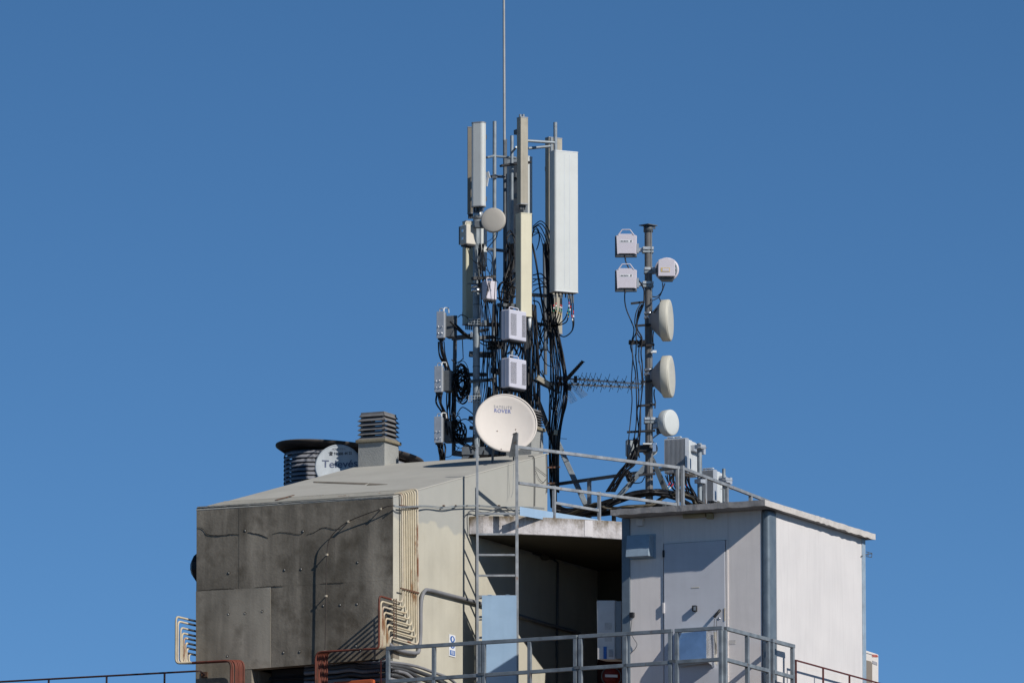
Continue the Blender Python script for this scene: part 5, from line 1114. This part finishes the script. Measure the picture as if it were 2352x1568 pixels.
for q in ([(1148, 690), (1146, 660), (1155, 648), (1170, 650), (1182, 640)], [(1146, 665), (1152, 650), (1165, 644), (1180, 625)], [(1140, 668), (1150, 650), (1168, 655), (1185, 660)], [(1142, 684), (1155, 690), (1170, 690), (1184, 680)], [(1165, 560), (1163, 540), (1172, 530), (1182, 545)], [(1162, 570), (1166, 545), (1176, 538), (1183, 560)], [(1150, 670), (1165, 674), (1182, 680)], [(1176, 560), (1172, 600), (1160, 640)], [(1180, 590), (1170, 630), (1155, 660), (1150, 700)], [(1155, 700), (1165, 670), (1180, 650)], [(1132, 775), (1145, 778), (1156, 777)], [(1100, 785), (1115, 793), (1132, 790)], [(1100, 778), (1118, 785), (1130, 783)]):
    cab(t, [(x, y, 115.45+J(.12)) for x, y in q], RND.uniform(.009, .014))
t = thing('radio_leads', 'short cables between the two perforated radio units', 'cables', W(1180, 815, 115.0), 'black cable bundles')
for q in ([(1168, 788), (1165, 800), (1160, 818)], [(1180, 790), (1175, 805), (1166, 812)], [(1188, 790), (1190, 800), (1183, 815)], [(1195, 790), (1196, 805), (1190, 820)], [(1200, 785), (1202, 805), (1200, 825)], [(1172, 788), (1182, 800), (1188, 812)], [(1205, 785), (1206, 810), (1207, 835)], [(1192, 790), (1200, 802), (1198, 822)]):
    cab(t, [(x, y, 114.95+J(.1)) for x, y in q], RND.uniform(.009, .016))
# tails with coloured tape below the wide panel
t = thing('taped_coax_leads', 'coaxial leads with red white and green tape under the wide pale panel', 'cables', W(1290, 740, 115.2))
ends = [(1272, 676, 1270, 722), (1277, 677, 1278, 735), (1287, 677, 1282, 740), (1290, 677, 1288, 742), (1305, 678, 1290, 744), (1309, 678, 1296, 748), (1312, 679, 1316, 745), (1316, 679, 1318, 742)]
for i, (xa, ya, xb, yb) in enumerate(ends):
    if i < 4: pts = [(xa, ya, 115.2), (xa, ya+22, 115.2), ((xa+xb)/2, 715, 115.2), (xb-6, yb, 115.3), (1266, 748, 115.5)]
    elif i < 6: pts = [(xa, ya, 115.2), (xa+2, ya+22, 115.2), (xa-3, 722, 115.2), (xb+4, yb-8, 115.25), (1278, 748, 115.4), (1268, 750, 115.5)]
    else: pts = [(xa, ya, 115.2), (xa+1, 720, 115.2), (xb, 745, 115.2), (1312, 762, 115.25), (1295, 773, 115.3), (1277, 762, 115.4), (1268, 745, 115.5)]
    P3 = cat([W(*p) for p in pts], 10); obj('lead', MB().tube(P3, .009, 7), M['blackp'], t)
    obj('connector_boot', MB().tube(P3[0:5], .013, 7), M['galv_dark'], t)
    sh = RND.choice((-2, -1, 0, 1, 2))
    for c_, (u, v_) in (('red', (9+sh, 11+sh)), ('white', (12+sh, 14+sh)), ('green', (16+sh, 18+sh)), ('yellow', (20+sh, 21+sh))):
        if c_ in ('green', 'yellow') and i > 5: continue
        obj('tape_'+c_, MB().tube(P3[u:v_+1], .0098, 7), M[c_], t)
# right mast cables
t = thing('mast_cables', 'thin black cables hanging down the left side of the slim mast', 'cables', W(1465, 1030, 113.8), 'black cable bundles')
D = lambda x, y: (1320.7+x*.21972, 488.1+y*.21972)
E = lambda x, y: (1263.3+x*.25634, 803.9+y*.25634)
runs = [[D(525, 440), D(530, 510), D(580, 610), D(660, 700), D(715, 790), D(722, 870), D(715, 950), D(670, 1050), D(640, 1180), D(650, 1260), D(700, 1330)],
 [D(522, 800), D(520, 920), D(540, 1020), D(590, 1140), D(615, 1210), D(610, 1280), D(595, 1340), D(598, 1450), D(610, 1568), E(765, 200), E(775, 400), E(775, 600), E(765, 720), E(740, 850), E(705, 950), E(650, 1100), E(590, 1200)],
 [D(690, 940), D(640, 1040), D(625, 1150), D(640, 1240), D(600, 1340), D(580, 1400), D(605, 1500), E(740, 100), E(728, 300), E(735, 450), E(722, 620), E(710, 740), E(695, 900), E(690, 980), E(640, 1120), E(560, 1220)],
 [D(715, 950), D(660, 1080), D(640, 1200), D(640, 1340), D(637, 1480), E(768, 60), E(790, 300), E(795, 450), E(780, 560), E(795, 720), E(770, 860), E(720, 1000), E(600, 1180)],
 [D(720, 960), D(680, 1060), D(650, 1160), D(660, 1240), D(690, 1300), D(668, 1420), D(668, 1560), E(800, 100), E(822, 240), E(820, 420), E(805, 560), E(800, 700), E(800, 800), E(790, 900), E(780, 980)],
 [D(700, 960), D(660, 1040), D(645, 1200), D(700, 1310), D(690, 1460), D(700, 1568), E(825, 100), E(830, 300), E(812, 500), E(812, 700), E(790, 850), E(750, 990), E(620, 1190)],
 [D(915, 735), D(915, 800), D(880, 880), D(810, 920)], [D(940, 740), D(915, 810), D(890, 850), D(850, 880), D(810, 878)], [D(880, 890), D(895, 930), D(890, 980), D(850, 1010), D(825, 1050)],
 [E(935, 350), E(932, 400), E(943, 470), E(940, 520)], [E(985, 740), E(950, 765), E(925, 785)], [E(805, 780), E(795, 900), E(800, 960)], [E(735, 1185), E(770, 1190), E(820, 1180), E(850, 1130)], [E(760, 1120), E(740, 1180), E(722, 1228)],
 [D(820, 1240), D(815, 1330), D(822, 1430)]]
for q in runs: cab(t, [(x, y, 113.72+J(.05)) for x, y in q], RND.uniform(.007, .010), k=6)
for i in range(10):
    a_ = E(800-i*6, 790+J(20)); b_ = E(690+i*9, 1000); c_ = E(610+i*8, 1100+J(10)); d_ = E(500+i*9, 1270)
    cab(t, [(*a_, 113.8), (*b_, 113.75), (*c_, 113.75), (*d_, 113.8)], RND.uniform(.006, .010))
t = thing('cable_knot', 'dark knot of cable ties on the back rail near the slim mast', 'cables', W(1448, 1090, 113.8), 'black cable bundles')
for i in range(12):
    cx, cy = 1447+J(5), 1094+J(6); cab(t, [(cx+5*math.cos(q)+J(1), cy+7*math.sin(q), 113.8+J(.05)) for q in (0, 1, 2, 3, 4, 5)], .012)
# horizontal runs over the canopy
bundle('thick black cable run lying on supports behind the walkway rail', [(1276, 1164, 115.0), (1310, 1172, 114.8), (1350, 1166, 114.5), (1395, 1152, 114.2), (1430, 1142, 114.0), (1470, 1130, 113.8), (1510, 1128, 113.8), (1550, 1133, 114.2), (1590, 1143, 114.6), (1620, 1158, 114.8)], 18, 0, r=(.013, .022), jit=6, Yj=.15, mats=('blackp', 'black'))
bundle('second black cable run sagging behind the walkway toe board', [(1285, 1176, 114.6), (1330, 1178, 114.4), (1370, 1172, 114.2), (1420, 1152, 114.0), (1470, 1137, 113.9), (1510, 1133, 113.9), (1560, 1146, 114.1), (1600, 1165, 114.4)], 14, 0, r=(.012, .02), jit=6, Yj=.15)
bundle('low black cables lying along the canopy behind the toe board', [(1280, 1172, 114.6), (1320, 1180, 114.5), (1360, 1183, 114.3), (1400, 1178, 114.2), (1450, 1170, 114.1), (1520, 1160, 114.0)], 10, 0, r=(.012, .018), jit=5, Yj=.12)
bundle('olive corrugated hoses snaking behind the cabin roof edge', [(1290, 1186, 113.9), (1340, 1170, 113.8), (1368, 1157, 113.8), (1400, 1166, 113.8), (1440, 1163, 113.8), (1490, 1160, 113.8), (1530, 1140, 113.9), (1565, 1133, 114), (1590, 1145, 114.1), (1605, 1168, 114.2)], 5, 0, r=(.018, .024), jit=4, Yj=.12, mats=('olive_hose', 'olive_hose', 'yellowish'), group='olive hoses', name='hose_run') if 'yellowish' in M else bundle('olive corrugated hoses snaking behind the cabin roof edge', [(1290, 1186, 113.9), (1340, 1170, 113.8), (1368, 1157, 113.8), (1400, 1166, 113.8), (1440, 1163, 113.8), (1490, 1160, 113.8), (1530, 1140, 113.9), (1565, 1133, 114), (1590, 1145, 114.1), (1605, 1168, 114.2)], 6, 0, r=(.011, .016), jit=4, Yj=.12, mats=('olive_hose',), group='olive hoses', name='hose_run')
bundle('black leads tumbling from the ribbed cabinets to the roof', [(1545, 1090, 114.9), (1548, 1108, 114.8), (1555, 1125, 114.7), (1580, 1135, 114.6), (1595, 1150, 114.6), (1603, 1170, 114.6)], 8, [14, 12, 8, 6, 5, 8], jit=4, r=(.008, .013))
bundle('black leads fanning out at the foot of the short pole', [(1575, 1095, 114.8), (1580, 1115, 114.7), (1592, 1135, 114.6), (1600, 1155, 114.6), (1612, 1168, 114.6)], 7, [8, 8, 6, 6, 12], jit=3, r=(.008, .014))
t = thing('taped_leads', 'leads with red white and green tape below the larger ribbed cabinet', 'cables', W(1535, 1125, 114.8))
for q in ([(1542, 1092), (1540, 1105), (1534, 1115), (1527, 1124)], [(1548, 1092), (1547, 1108), (1541, 1118), (1533, 1126)], [(1560, 1095), (1560, 1108), (1558, 1115), (1556, 1125)], [(1575, 1095), (1577, 1110), (1577, 1125), (1575, 1133)]):
    P3 = cat([W(x, y, 114.7) for x, y in q], 6); obj('lead', MB().tube(P3, .008, 6), M['blackp'], t)
    for c_, (u, v_) in (('red', (7, 11)), ('white', (12, 15)), ('green', (15, 18))): obj('tape_'+c_, MB().tube(P3[u:v_+1], .0105, 6), M[c_], t)
t = thing('support_frame', 'dark steel frame holding the cable runs above the canopy', 'frame', at(W(1440, 1190, 114.2), zslabtop))
for x0, y0_, Y0, x1_, y1_, Y1 in ((1285, 1182, 114.7, 1400, 1176, 114.4), (1400, 1176, 114.4, 1560, 1158, 114.0), (1440, 1165, 114.2, 1530, 1161, 113.9)):
    obj('beam', MB().bar(W(x0, y0_, Y0), W(x1_, y1_, Y1), .05, .07), M['galv_dark'], t)
for x in (1295, 1350, 1410, 1475, 1540):
    p1 = W(x, 1180, 114.4); obj('leg', MB().bar(at(p1, zslabtop), p1, .05, .05, VV), M['galv_dark'], t)
